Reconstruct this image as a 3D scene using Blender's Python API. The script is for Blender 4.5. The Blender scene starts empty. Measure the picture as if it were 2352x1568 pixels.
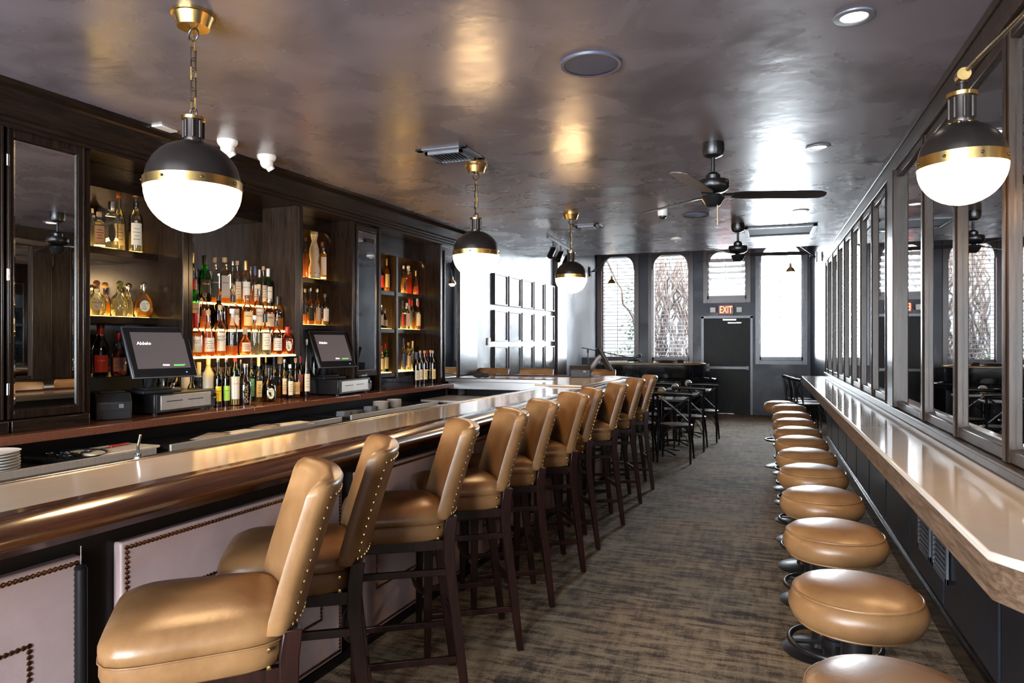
import bpy, bmesh, math, random
from mathutils import Vector, Matrix, Euler
random.seed(7)
sc = bpy.context.scene
col = sc.collection
# ---------------------------------------------------------------- camera, world, exposure
PSI = math.atan(581/1600)            # camera looks left of the room's long axis
BETA = math.atan(669/1600) - PSI     # the bar runs at a slight angle to the right-hand wall
cam = bpy.data.objects.new('camera', bpy.data.cameras.new('camera'))
col.objects.link(cam); sc.camera = cam
cam.location = (0, 0, 1.5); cam.rotation_euler = (math.pi/2, 0, PSI)
cam.data.sensor_width = 36; cam.data.lens = 36*1600/2352; cam.data.clip_start = 0.05
w = bpy.data.worlds.new('daylight'); sc.world = w; w.use_nodes = True
bg = w.node_tree.nodes['Background']
bg.inputs[0].default_value = (0.86, 0.93, 1.0, 1); bg.inputs[1].default_value = 44.0
sc.view_settings.view_transform = 'Standard'; sc.view_settings.look = 'None'
sc.view_settings.exposure = 1.0; sc.view_settings.gamma = 1.0; sc.view_settings.use_curve_mapping = False
cy = sc.cycles
cy.use_denoising = True; cy.max_bounces = 10; cy.diffuse_bounces = 4; cy.glossy_bounces = 6
cy.transmission_bounces = 8; cy.transparent_max_bounces = 32; cy.caustics_reflective = False; cy.caustics_refractive = False
cy.sample_clamp_indirect = 6; cy.blur_glossy = 0.5
def portal(name, loc, rot, sx, sz):
    l = bpy.data.lights.new(name, 'AREA'); l.shape = 'RECTANGLE'; l.size = sx; l.size_y = sz
    l.cycles.is_portal = True
    o = bpy.data.objects.new(name, l); col.objects.link(o); o.location = loc; o.rotation_euler = rot
PI = math.pi
FAR = 15.07
for x0, x1, z0, z1 in ((-3.39,-2.65,1.1,3.36),(-2.28,-1.5,1.1,3.36),(-1.13,-.36,2.4,3.36),(-.1,.72,1.12,3.4)):
    portal('daylight_opening', ((x0+x1)/2, FAR+.34, (z0+z1)/2), (-PI/2, 0, 0), x1-x0, z1-z0)
for x in (-4.0, -2.1, -0.2):
    portal('daylight_opening', (x, -3.4, 1.6), (PI/2, 0, 0), 1.05, 2.1)
# ---------------------------------------------------------------- helpers
def B(p, q, z=0.0):
    return Vector((p*math.cos(BETA)+q*math.sin(BETA), -p*math.sin(BETA)+q*math.cos(BETA), z))
class MB:
    def __init__(s): s.bm = bmesh.new()
    def box(s, x0, x1, y0, y1, z0, z1, rot=None, mi=0):
        c = Vector(((x0+x1)/2,(y0+y1)/2,(z0+z1)/2))
        m = Matrix.Translation(c) @ (rot.to_matrix().to_4x4() if rot else Matrix()) @ Matrix.Diagonal((abs(x1-x0),abs(y1-y0),abs(z1-z0),1))
        r = bmesh.ops.create_cube(s.bm, size=1, matrix=m)
        if mi:
            for v in r['verts']:
                for f in v.link_faces: f.material_index = mi
        return s
    def cyl(s, a, b, r0, r1=None, seg=16, caps=True):
        a = Vector(a); b = Vector(b); r1 = r0 if r1 is None else r1
        d = b-a; q = d.to_track_quat('Z','Y')
        m = Matrix.Translation((a+b)/2) @ q.to_matrix().to_4x4()
        bmesh.ops.create_cone(s.bm, cap_ends=caps, segments=seg, radius1=r0, radius2=r1, depth=d.length, matrix=m)
        return s
    def ball(s, c, r, seg=12, scale=(1,1,1)):
        m = Matrix.Translation(c) @ Matrix.Diagonal((scale[0],scale[1],scale[2],1))
        bmesh.ops.create_uvsphere(s.bm, u_segments=seg, v_segments=max(6,seg//2), radius=r, matrix=m); return s
    def lathe(s, prof, seg=24, c=(0,0,0), sq=0.0, sx=1.0, sy=1.0, a0=0.0, a1=2*PI, axis=None):
        closed = abs((a1-a0)-2*PI) < 1e-6
        n = seg if closed else seg+1
        rings = []
        M = axis.to_matrix().to_4x4() if axis else Matrix()
        for r, z in prof:
            ring = []
            if r < 1e-6:
                v = s.bm.verts.new(Vector(c)+(M @ Vector((0,0,z)))); ring = [v]*n
            else:
                for i in range(n):
                    a = a0+(a1-a0)*i/seg
                    x, y = math.cos(a), math.sin(a)
                    if sq:
                        k = 1/max(abs(x),abs(y)); f = (1-sq)+sq*k*0.9; x, y = x*f, y*f
                    ring.append(s.bm.verts.new(Vector(c)+(M @ Vector((x*r*sx, y*r*sy, z)))))
            rings.append(ring)
        for i in range(len(rings)-1):
            A, C = rings[i], rings[i+1]
            for j in range(n if closed else n-1):
                k = (j+1) % n
                vs = []
                for v in (A[j],A[k],C[k],C[j]):
                    if v not in vs: vs.append(v)
                if len(vs) > 2:
                    try: s.bm.faces.new(vs)
                    except ValueError: pass
        return s
    def tube(s, pts, r, seg=8, closed=False, rs=None, flat=None):
        pts = [Vector(p) for p in pts]; n = len(pts); rings = []
        up = None
        for i, p in enumerate(pts):
            if closed: d = pts[(i+1)%n]-pts[i-1]
            else: d = pts[min(i+1,n-1)]-pts[max(i-1,0)]
            d.normalize()
            if up is None:
                up = Vector((0,0,1)) if abs(d.z) < .9 else Vector((1,0,0))
            x = d.cross(up)
            if x.length < 1e-4: x = d.cross(Vector((0,1,0)))
            x.normalize(); y = x.cross(d).normalized(); up = y
            rr = rs[i] if rs else r
            f = flat or (1,1)
            rings.append([s.bm.verts.new(p+x*math.cos(2*PI*k/seg)*rr*f[0]+y*math.sin(2*PI*k/seg)*rr*f[1]) for k in range(seg)])
        m = n if closed else n-1
        for i in range(m):
            A, C = rings[i], rings[(i+1)%n]
            for k in range(seg):
                s.bm.faces.new((A[k],A[(k+1)%seg],C[(k+1)%seg],C[k]))
        if not closed:
            s.bm.faces.new(rings[0][::-1]); s.bm.faces.new(rings[-1])
        return s
    def ring(s, c, R, r, seg=32, ts=8, sx=1.0):
        return s.tube([(c[0]+R*sx*math.cos(2*PI*i/seg), c[1]+R*math.sin(2*PI*i/seg), c[2]) for i in range(seg)], r, ts, closed=True)
    def prism(s, poly, h0, h1, plane='XY'):
        def P3(a, b, h): return {'XY':(a,b,h),'XZ':(a,h,b),'YZ':(h,a,b)}[plane]
        A = [s.bm.verts.new(P3(a,b,h0)) for a,b in poly]; C = [s.bm.verts.new(P3(a,b,h1)) for a,b in poly]
        n = len(poly)
        s.bm.faces.new(A[::-1]); s.bm.faces.new(C)
        for i in range(n): s.bm.faces.new((A[i],A[(i+1)%n],C[(i+1)%n],C[i]))
        return s
    def loft(s, rings, cap=True, closed=True):
        R = [[s.bm.verts.new(v) for v in r] for r in rings]
        n = len(R[0])
        for i in range(len(R)-1):
            for k in range(n if closed else n-1):
                s.bm.faces.new((R[i][k],R[i][(k+1)%n],R[i+1][(k+1)%n],R[i+1][k]))
        if cap: s.bm.faces.new(R[0][::-1]); s.bm.faces.new(R[-1])
        return s
    def quad(s, *v):
        s.bm.faces.new([s.bm.verts.new(x) for x in v]); return s
    def move(s, M):
        bmesh.ops.transform(s.bm, matrix=M, verts=s.bm.verts); return s
    def build(s, name, mat, parent=None, loc=(0,0,0), rz=0.0, bevel=0.0, subsurf=0, smooth=True, ang=40, seg=2):
        bmesh.ops.recalc_face_normals(s.bm, faces=s.bm.faces)
        me = bpy.data.meshes.new(name); s.bm.to_mesh(me); s.bm.free()
        if smooth:
            for p in me.polygons: p.use_smooth = True
            me.set_sharp_from_angle(angle=math.radians(ang))
        for m in (mat if isinstance(mat,(list,tuple)) else [mat]): me.materials.append(m)
        o = bpy.data.objects.new(name, me); col.objects.link(o)
        o.location = loc; o.rotation_euler = (0,0,rz)
        if parent: o.parent = parent
        if bevel:
            b = o.modifiers.new('b','BEVEL'); b.width = bevel; b.segments = seg; b.limit_method = 'ANGLE'; b.angle_limit = math.radians(35)
            b.harden_normals = False
        if subsurf:
            b = o.modifiers.new('s','SUBSURF'); b.levels = subsurf; b.render_levels = subsurf
        return o
def thing(name, label, cat, loc=(0,0,0), rz=0.0, group=None):
    o = bpy.data.objects.new(name, None); col.objects.link(o); o.empty_display_size = .1
    o.location = loc; o.rotation_euler = (0,0,rz); o['label'] = label; o['category'] = cat
    if group: o['group'] = group
    return o
def tag(o, label, cat, group=None):
    o['label'] = label; o['category'] = cat
    if group: o['group'] = group
    return o
def struct(o): o['kind'] = 'structure'; return o
def copy_tree(o, parent=None):
    c = o.copy(); col.objects.link(c)
    if parent: c.parent = parent
    for ch in list(o.children): copy_tree(ch, c)
    return c
def text(body, size, mat, parent, M, name='lettering', bend=None, depth=0.0004, sx=1.0, align='CENTER'):
    cu = bpy.data.curves.new('t', 'FONT'); cu.body = body; cu.size = size; cu.align_x = align; cu.align_y = 'CENTER'; cu.extrude = depth; cu.resolution_u = 2
    ob = bpy.data.objects.new('t', cu); me = bpy.data.meshes.new_from_object(ob)
    bpy.data.objects.remove(ob); bpy.data.curves.remove(cu)
    me.name = name; me.materials.clear(); me.materials.append(mat)
    for v in me.vertices:
        x, y, z = v.co; x *= sx
        if bend: a = x/bend; x, z = bend*math.sin(a), (bend+z)*math.cos(a)-bend
        v.co = (x, y, z)
    o = bpy.data.objects.new(name, me); col.objects.link(o); o.parent = parent; o.matrix_local = M
    return o
# ---------------------------------------------------------------- materials
def nm(name):
    m = bpy.data.materials.new(name); m.use_nodes = True
    return m, m.node_tree, m.node_tree.nodes['Principled BSDF']
def mapn(nt, scale=(1,1,1), rot=(0,0,0), coord='Object'):
    tc = nt.nodes.new('ShaderNodeTexCoord'); mp = nt.nodes.new('ShaderNodeMapping')
    mp.inputs['Scale'].default_value = scale; mp.inputs['Rotation'].default_value = rot
    nt.links.new(tc.outputs[coord], mp.inputs[0]); return mp
def noise(nt, mp, scale, detail=4, rough=.6, dist=0.0):
    n = nt.nodes.new('ShaderNodeTexNoise'); n.inputs['Scale'].default_value = scale; n.inputs['Detail'].default_value = detail
    n.inputs['Roughness'].default_value = rough; n.inputs['Distortion'].default_value = dist
    nt.links.new(mp.outputs[0], n.inputs['Vector']); return n
def ramp(nt, src, stops):
    r = nt.nodes.new('ShaderNodeValToRGB'); e = r.color_ramp.elements
    while len(e) > 1: e.remove(e[-1])
    e[0].position = stops[0][0]; e[0].color = (*stops[0][1],1)
    for p, c in stops[1:]:
        x = e.new(p); x.color = (*c,1)
    nt.links.new(src, r.inputs[0]); return r
def bump(nt, bsdf, src, strength, dist=.01):
    b = nt.nodes.new('ShaderNodeBump'); b.inputs['Strength'].default_value = strength; b.inputs['Distance'].default_value = dist
    nt.links.new(src, b.inputs['Height']); nt.links.new(b.outputs[0], bsdf.inputs['Normal']); return b
def plain(name, c, rough=.5, metal=0.0, var=.12, scale=8, spec=.5, coat=0.0, bumps=0.0, bscale=60, mapping=(1,1,1)):
    m, nt, b = nm(name)
    mp = mapn(nt, mapping); n = noise(nt, mp, scale)
    lo = tuple(x*(1-var) for x in c); hi = tuple(min(1,x*(1+var)) for x in c)
    r = ramp(nt, n.outputs[0], [(.3,lo),(.7,hi)]); nt.links.new(r.outputs[0], b.inputs['Base Color'])
    b.inputs['Roughness'].default_value = rough; b.inputs['Metallic'].default_value = metal
    b.inputs['Specular IOR Level'].default_value = spec; b.inputs['Coat Weight'].default_value = coat; b.inputs['Coat Roughness'].default_value = .08
    if bumps:
        n2 = noise(nt, mp, bscale, 3); bump(nt, b, n2.outputs[0], bumps, .004)
    return m
def wood(name, c0, c1, rough, axis='Y', scale=1.0, coat=0.0, bumps=.15):
    m, nt, b = nm(name)
    s = {'X':(1.2,14,14),'Y':(14,1.2,14),'Z':(14,14,1.2)}[axis]
    mp = mapn(nt, tuple(x*scale for x in s)); n = noise(nt, mp, 3.2, 8, .65, .6)
    r = ramp(nt, n.outputs[0], [(.3,c0),(.5,tuple((a+d)/2 for a,d in zip(c0,c1))),(.68,c1)])
    nt.links.new(r.outputs[0], b.inputs['Base Color']); b.inputs['Roughness'].default_value = rough
    b.inputs['Coat Weight'].default_value = coat; b.inputs['Coat Roughness'].default_value = .1
    bump(nt, b, n.outputs[0], bumps, .002); return m
def emit(name, c, s):
    m, nt, b = nm(name)
    b.inputs['Base Color'].default_value = (*[min(1,x) for x in c],1); b.inputs['Emission Color'].default_value = (*c,1); b.inputs['Emission Strength'].default_value = s
    b.inputs['Roughness'].default_value = .4
    return m
def glassm(name, tint, rough=.02, refl=1.0, base=.03):
    m, nt, b = nm(name); nt.nodes.remove(b); out = nt.nodes['Material Output']
    t = nt.nodes.new('ShaderNodeBsdfTransparent'); t.inputs[0].default_value = (*tint,1)
    g = nt.nodes.new('ShaderNodeBsdfGlossy'); g.inputs['Roughness'].default_value = rough
    f = nt.nodes.new('ShaderNodeFresnel'); f.inputs[0].default_value = 1.5
    mu = nt.nodes.new('ShaderNodeMath'); mu.operation = 'MULTIPLY_ADD'; mu.inputs[1].default_value = refl; mu.inputs[2].default_value = base
    mx = nt.nodes.new('ShaderNodeMixShader')
    nt.links.new(f.outputs[0], mu.inputs[0]); nt.links.new(mu.outputs[0], mx.inputs[0])
    nt.links.new(t.outputs[0], mx.inputs[1]); nt.links.new(g.outputs[0], mx.inputs[2]); nt.links.new(mx.outputs[0], out.inputs[0]); return m
def liquid(name, c, k=.45):
    m, nt, b = nm(name); nt.nodes.remove(b); out = nt.nodes['Material Output']
    t = nt.nodes.new('ShaderNodeBsdfTransparent'); t.inputs[0].default_value = (*c,1)
    g = nt.nodes.new('ShaderNodeBsdfTranslucent'); g.inputs[0].default_value = (*c,1)
    d = nt.nodes.new('ShaderNodeBsdfDiffuse'); d.inputs[0].default_value = (*c,1)
    m1 = nt.nodes.new('ShaderNodeMixShader'); m1.inputs[0].default_value = .4
    nt.links.new(g.outputs[0], m1.inputs[1]); nt.links.new(d.outputs[0], m1.inputs[2])
    m2 = nt.nodes.new('ShaderNodeMixShader'); m2.inputs[0].default_value = k
    nt.links.new(t.outputs[0], m2.inputs[1]); nt.links.new(m1.outputs[0], m2.inputs[2]); nt.links.new(m2.outputs[0], out.inputs[0]); return m
# carpet
def mk_carpet():
    m, nt, b = nm('carpet')
    mp = mapn(nt, (1.1,6,1)); n1 = noise(nt, mp, 3.2, 10, .72, .5)
    mp2 = mapn(nt, (7,1.4,1)); n2 = noise(nt, mp2, 2.6, 8, .7, .2)
    mp3 = mapn(nt, (1,1,1)); n3 = noise(nt, mp3, 150, 3, .8); n4 = noise(nt, mp3, 1.1, 2)
    def mixv(a, c, f, mode='ADD'):
        x = nt.nodes.new('ShaderNodeMath'); x.operation = mode
        nt.links.new(a, x.inputs[0])
        if isinstance(c, float): x.inputs[1].default_value = c
        else: nt.links.new(c, x.inputs[1])
        return x.outputs[0]
    a = mixv(n1.outputs[0], .55, 0, 'MULTIPLY'); c = mixv(n2.outputs[0], .27, 0, 'MULTIPLY'); d = mixv(n3.outputs[0], .34, 0, 'MULTIPLY'); e = mixv(n4.outputs[0], .16, 0, 'MULTIPLY')
    s = mixv(mixv(mixv(a, c, 0), d, 0), e, 0)
    r = ramp(nt, s, [(.55,(.022,.013,.008)),(.615,(.055,.035,.021)),(.655,(.18,.128,.078)),(.74,(.31,.235,.15))])
    nt.links.new(r.outputs[0], b.inputs['Base Color']); b.inputs['Roughness'].default_value = .85; b.inputs['Specular IOR Level'].default_value = .35
    bump(nt, b, n3.outputs[0], .6, .006); return m
# lacquered, trowelled plaster
def mk_plaster(name, c, rough, bs=.35, stretch=(1,1,1)):
    m, nt, b = nm(name)
    mp = mapn(nt, stretch); n1 = noise(nt, mp, 2.6, 4, .55, .3)
    mp2 = mapn(nt, (1,1,1)); n2 = noise(nt, mp2, 2.2, 4, .55, .5)
    vo = nt.nodes.new('ShaderNodeTexNoise'); vo.noise_type = 'RIDGED_MULTIFRACTAL'; vo.inputs['Scale'].default_value = 2.6; vo.inputs['Detail'].default_value = 3
    vo.inputs['Distortion'].default_value = 1.5; nt.links.new(mp.outputs[0], vo.inputs['Vector'])
    r0 = ramp(nt, vo.outputs[0], [(.9,(0,0,0)),(.99,(1,1,1))])
    ad = nt.nodes.new('ShaderNodeMath'); ad.operation = 'MULTIPLY_ADD'; ad.inputs[1].default_value = .03
    n3 = noise(nt, mp2, 22, 2, .5, .2); nt.links.new(n3.outputs[0], ad.inputs[0]); nt.links.new(n1.outputs[0], ad.inputs[2])
    vo.inputs['Scale'].default_value = 3.2; vo.inputs['Detail'].default_value = 1
    ad2 = nt.nodes.new('ShaderNodeMath'); ad2.operation = 'MULTIPLY_ADD'; ad2.inputs[1].default_value = .05
    nt.links.new(vo.outputs[0], ad2.inputs[0]); nt.links.new(ad.outputs[0], ad2.inputs[2]); ad = ad2
    r = ramp(nt, n2.outputs[0], [(.3,tuple(x*.75 for x in c)),(.7,tuple(x*1.2 for x in c))])
    nt.links.new(r.outputs[0], b.inputs['Base Color'])
    rr = ramp(nt, n2.outputs[0], [(.3,(rough*.8,)*3),(.7,(rough*1.3,)*3)]); nt.links.new(rr.outputs[0], b.inputs['Roughness'])
    bump(nt, b, ad.outputs[0], bs, .03); return m
def mk_leather(name, c0, c1, rough=.38):
    m, nt, b = nm(name)
    mp = mapn(nt, (1,1,1)); n = noise(nt, mp, 5, 6, .65, .4); n2 = noise(nt, mp, 160, 4, .7)
    r = ramp(nt, n.outputs[0], [(.3,c0),(.7,c1)]); nt.links.new(r.outputs[0], b.inputs['Base Color'])
    b.inputs['Roughness'].default_value = rough
    ad = nt.nodes.new('ShaderNodeMath'); ad.operation = 'MULTIPLY_ADD'; ad.inputs[1].default_value = .12
    nt.links.new(n2.outputs[0], ad.inputs[0]); nt.links.new(n.outputs[0], ad.inputs[2]); bump(nt, b, ad.outputs[0], .25, .008); return m
M = {}
M['carpet'] = mk_carpet()
M['ceil'] = mk_plaster('lacquered plaster ceiling', (.17,.145,.165), .26, .2)
M['ceil'].node_tree.nodes['Principled BSDF'].inputs['Specular IOR Level'].default_value = 1.0
M['wall'] = mk_plaster('grey blue plaster', (.048,.052,.066), .33, .25, (1,1,1))
M['wallf'] = mk_plaster('dark slate plaster', (.028,.032,.044), .4, .2)
M['wallf'].node_tree.nodes['Principled BSDF'].inputs['Specular IOR Level'].default_value = .3
M['wall'].node_tree.nodes['Principled BSDF'].inputs['Specular IOR Level'].default_value = .6
M['oak'] = wood('dark oak', (.006,.004,.003), (.022,.013,.009), .2, 'Y', 1, 0, .05)
M['oakz'] = wood('dark oak upright', (.006,.004,.003), (.022,.013,.009), .2, 'Z', 1, 0, .05)
M['oakg'] = wood('grey oak', (.012,.008,.006), (.05,.033,.024), .3, 'Z')
M['oakg'].node_tree.nodes['Principled BSDF'].inputs['Specular IOR Level'].default_value = .15
M['oaky'] = wood('brown oak apron', (.06,.036,.022), (.2,.13,.085), .38, 'Y', 1.6, 0, .3)
M['rail'] = wood('mahogany rail', (.02,.006,.003), (.1,.031,.01), .2, 'Y', .6, .6, .06)
M['leg'] = wood('mahogany leg', (.005,.0018,.0015), (.022,.006,.004), .3, 'Z', 1, .1)
M['black_wood'] = plain('black painted wood', (.008,.007,.007), .3, spec=.3)
M['stone'] = plain('beige stone', (.44,.37,.29), .13, var=.1, scale=3, coat=.3, mapping=(1,.3,1))
M['marble'] = plain('cream quartz', (.6,.53,.46), .1, var=.05, scale=3, coat=.3)
M['granite'] = plain('brown quartz', (.13,.052,.032), .12, var=.3, scale=160)
M['leather'] = mk_leather('tan leather', (.165,.078,.028), (.3,.16,.066), .34)
M['pink'] = mk_leather('pink leather', (.5,.36,.345), (.61,.46,.445), .34)
M['brass'] = plain('aged brass', (.62,.42,.16), .25, 1.0, .12, 30)
M['bronze'] = plain('dark bronze', (.035,.028,.026), .3, .6)
M['nail'] = plain('antique nailhead', (.22,.12,.07), .28, 1.0)
M['black_metal'] = plain('black metal', (.012,.012,.014), .28, .3)
M['black_plastic'] = plain('black plastic', (.012,.013,.015), .45, spec=.25)
M['steel'] = plain('brushed steel', (.42,.42,.42), .24, 1.0, .08, 6, mapping=(1,14,1))
M['satin'] = plain('satin steel', (.4,.38,.35), .38, .55, .08, 6, mapping=(1,14,1))
M['chrome'] = plain('chrome', (.8,.8,.8), .08, 1.0, .02)
M['mirror'] = plain('mirror glass', (.78,.8,.8), .012, 1.0, .01)
M['white'] = plain('white plastic', (.75,.74,.72), .4)
M['ceramic'] = plain('white ceramic', (.8,.78,.74), .15)
M['paper'] = plain('paper', (.72,.68,.6), .8)
M['grey_metal'] = plain('grey painted metal', (.13,.14,.17), .35)
M['maroon'] = wood('dark red window wood', (.025,.01,.009), (.07,.03,.025), .35, 'Z')
M['door'] = wood('weathered black door', (.008,.008,.008), (.03,.029,.027), .55, 'Z')
M['door'].node_tree.nodes['Principled BSDF'].inputs['Specular IOR Level'].default_value = .2
for k_ in ('oak','oakz'): M[k_].node_tree.nodes['Principled BSDF'].inputs['Specular IOR Level'].default_value = .3
M['leg'].node_tree.nodes['Principled BSDF'].inputs['Specular IOR Level'].default_value = .3
M['globe'] = emit('lit opal glass', (1,.62,.3), 23)
M['led'] = emit('lit shelf', (1,.58,.14), 5.5)
M['down'] = emit('lit downlight', (1,.85,.66), 7)
M['candle'] = glassm('crackled glass', (.85,.84,.8), .25, 3)
M['pane'] = glassm('window pane', (.97,.98,.98), .02, .06, 0.0)
# ---------------------------------------------------------------- room shell
BZ = -BETA
CEIL = 2.84; SOF = 10.6; TOP = 3.62
struct(MB().box(-6,2.6,-3.3,FAR+.3,-.1,0).build('floor', M['carpet']))
struct(MB().box(-6,2.6,-3.3,SOF,CEIL,CEIL+.25).box(-6,2.6,SOF-.2,SOF,CEIL+.2,TOP+.2).build('ceiling', M['ceil']))
struct(MB().box(-6,2.6,SOF,FAR+.3,TOP,TOP+.2).build('ceiling', M['ceil']))
struct(MB().box(.875,1.02,-3.3,11.35,0,CEIL).box(.875,1.02,SOF,11.35,CEIL,TOP).build('wall_right', M['wall']))
o = MB().prism([(.85,FAR),(1.5,11.35),(1.65,11.35),(1.0,FAR)],0,TOP).prism([(1.02,11.2),(1.65,11.2),(1.65,11.35),(1.02,11.35)],0,TOP).build('wall_right', M['wall']); struct(o)
struct(MB().box(-4.62,-4.47,-3.6,8.2,0,CEIL).box(-4.62,-4.0,8.05,11.6,0,TOP).box(-4.62,-4.2,11.6,15.6,0,TOP).build('wall_left', M['wall'], rz=BZ))
struct(MB().box(-4.0,-3.88,7.58,8.12,0,CEIL).build('trim_1', M['oakz'], rz=BZ))
struct(MB().box(-4.0,-3.93,11.46,11.95,0,TOP).build('trim_2', M['maroon'], rz=BZ))
# wall behind the camera with three tall windows
b = MB(); xs = [-6,-4.5,-3.5,-2.6,-1.6,-.7,.3,2.6]
for i in range(0,8,2): b.box(xs[i],xs[i+1],-3.3,-3.12,0,CEIL)
for i in (1,3,5): b.box(xs[i],xs[i+1],-3.3,-3.12,0,.55).box(xs[i],xs[i+1],-3.3,-3.12,2.62,CEIL)
struct(b.build('wall_back', M['wall']))
for k,i in enumerate((1,3,5)):
    f = MB()
    x0,x1 = xs[i],xs[i+1]
    f.box(x0-.06,x0+.03,-3.3,-3.08,.5,2.66).box(x1-.03,x1+.06,-3.3,-3.08,.5,2.66).box(x0,x1,-3.3,-3.08,.5,.58).box(x0,x1,-3.3,-3.08,2.59,2.66).box((x0+x1)/2-.02,(x0+x1)/2+.02,-3.25,-3.15,.55,2.6)
    struct(f.build('window_%d'%(k+5), M['maroon']))
# far wall
W = [(-3.37,-2.64,1.1,3.34),(-2.27,-1.5,1.1,3.34),(-1.13,-.36,2.38,3.34),(-.1,.71,1.12,3.42)]
b = MB(); X0 = -6
for i,(x0,x1,z0,z1) in enumerate(W):
    b.box(X0,x0,FAR,FAR+.3,0 if i!=3 else 0,TOP); X0 = x1
    b.box(x0,x1,FAR,FAR+.3,z1,TOP)
    if i != 2: b.box(x0,x1,FAR,FAR+.3,0,z0)
    else: b.box(x0,x1,FAR,FAR+.3,2.03,z0)
b.box(X0,2.6,FAR,FAR+.3,0,TOP)
struct(b.build('wall_far', M['wallf']))
slat_gap = [.079,.079,.118,.079]
for i,(x0,x1,z0,z1) in enumerate(W):
    f = MB(); t = .085; pr = .04
    f.box(x0-t,x0,FAR-pr,FAR+.1,z0-t,z1+t).box(x1,x1+t,FAR-pr,FAR+.1,z0-t,z1+t)
    f.box(x0,x1,FAR-pr,FAR+.1,z0-t,z0).box(x0,x1,FAR-pr,FAR+.1,z1,z1+t)
    f.box(x0,x0+.025,FAR+.02,FAR+.12,z0,z1).box(x1-.025,x1,FAR+.02,FAR+.12,z0,z1).box(x0,x1,FAR+.02,FAR+.12,z0,z0+.07)
    aw, ah = .2, .3                                  # arch corners
    for sgn, xe in ((1,x0),(-1,x1)):
        poly = [(xe,z1)] + [(xe, z1-ah)] + [(xe+sgn*.03, z1-ah)]
        for k in range(0,9):
            a = k/8*PI/2
            poly.append((xe+sgn*(.03+aw*(1-math.cos(a))), z1-ah+.04+(ah-.04)*math.sin(a)))
        f.prism(poly, FAR-.02, FAR+.08, 'XZ')
    fr = struct(f.build('window_%d'%(i+1), M['maroon'], bevel=.004))
    if i == 3: fr.data.materials[0] = M['grey_metal']
    s = MB(); g = slat_gap[i]; n = int((z1-z0-.1)/g)
    for k in range(n):
        z = z0+.1+k*g
        tilt = math.radians(55 if i == 2 else 4)
        wd = .1 if i == 2 else .06
        s.box(x0+.025,x1-.025,FAR+.07-wd/2,FAR+.07+wd/2,z-.005,z+.005, rot=Euler((tilt,0,0)))
    s.cyl(((x0+x1)/2-.02,FAR+.03,z0+.15),((x0+x1)/2-.02,FAR+.03,z1-.1),.006)
    sl = s.build('louvre_slats', M['white'] if i == 2 else M['grey_metal'], fr)
    sl['kind'] = 'structure'
    MB().box(x0,x1,FAR+.2,FAR+.206,z0,z1).build('window_pane', M['pane'], fr)
# door
d = MB().box(-1.2,-.28,FAR-.02,FAR+.06,0,1.98)
dr = struct(d.build('door_1', M['door'], bevel=.004))
f = MB().box(-1.25,-1.2,FAR-.05,FAR+.1,0,2.02).box(-.28,-.235,FAR-.05,FAR+.1,0,2.02).box(-1.25,-.235,FAR-.05,FAR+.1,1.98,2.03)
f.build('door_frame', M['grey_metal'], dr)
MB().box(-1.14,-.3,FAR-.1,FAR-.07,.93,.99).box(-1.16,-1.08,FAR-.1,FAR-.02,.88,1.04).box(-.36,-.3,FAR-.1,FAR-.02,.92,1.0).build('push_bar', M['grey_metal'], dr, bevel=.005)
MB().box(-.82,-.55,FAR-.09,FAR-.02,1.93,1.965).box(-.72,-.45,FAR-.12,FAR-.09,1.87,1.895).build('door_closer', M['steel'], dr, bevel=.004)
MB().box(-.95,-.6,FAR-.03,FAR-.019,.005,.02).build('threshold', M['steel'], dr)
# garden outside the far windows
rnd = random.Random(3)
v = MB()
for k in range(60):
    x = rnd.uniform(-2.7,-1.6); z = 0.0; y = FAR+1.6+rnd.random()*.5
    pts = []
    for j in range(18):
        pts.append((x,y,z)); x += rnd.uniform(-.14,.14); z += rnd.uniform(.12,.32); y += rnd.uniform(-.08,.08)
    v.tube(pts, .01+.022*rnd.random(), 6)
tag(v.build('climbing_vine', plain('vine bark',(.035,.021,.015),.9)), 'tangle of bare woody vine stems outside the second arched window', 'vine')
lf = MB()
for k in range(420):
    if k%3: x = rnd.gauss(-2.95,.16); z = rnd.uniform(1.1,2.9)
    else: x = rnd.uniform(-3.6,-2.4); z = rnd.uniform(.9,1.4)
    c = Vector((x, FAR+1.3+rnd.random()*.4, z)); s_ = .03+.03*rnd.random()
    a = Euler((rnd.random()*6,rnd.random()*6,0)).to_matrix()
    lf.quad(c+a@Vector((-s_,0,0)), c+a@Vector((0,s_*.4,0)), c+a@Vector((s_,0,0)), c+a@Vector((0,-s_*.4,0)))
o = lf.build('shrub_foliage', plain('leaf',(.016,.03,.009),.6), smooth=False); o['kind'] = 'stuff'
tag(o, 'green leafy shrub outside the first arched window', 'shrub')
gw = tag(MB().box(-9,-1.55,FAR+3.0,FAR+3.2,-.5,4.6).build('garden_wall', plain('darkened stucco',(.055,.055,.054),.9,var=.2,scale=2)), 'pale stucco garden wall outside the first two arched windows', 'garden wall'); gw['kind']='structure'  # wall set here and coloured dark to hold down glare in both windows
struct(MB().box(-9,2.6,FAR+.3,FAR+3.2,-.1,0).build('ground', plain('dark garden soil',(.1,.09,.08),.95)))
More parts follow.
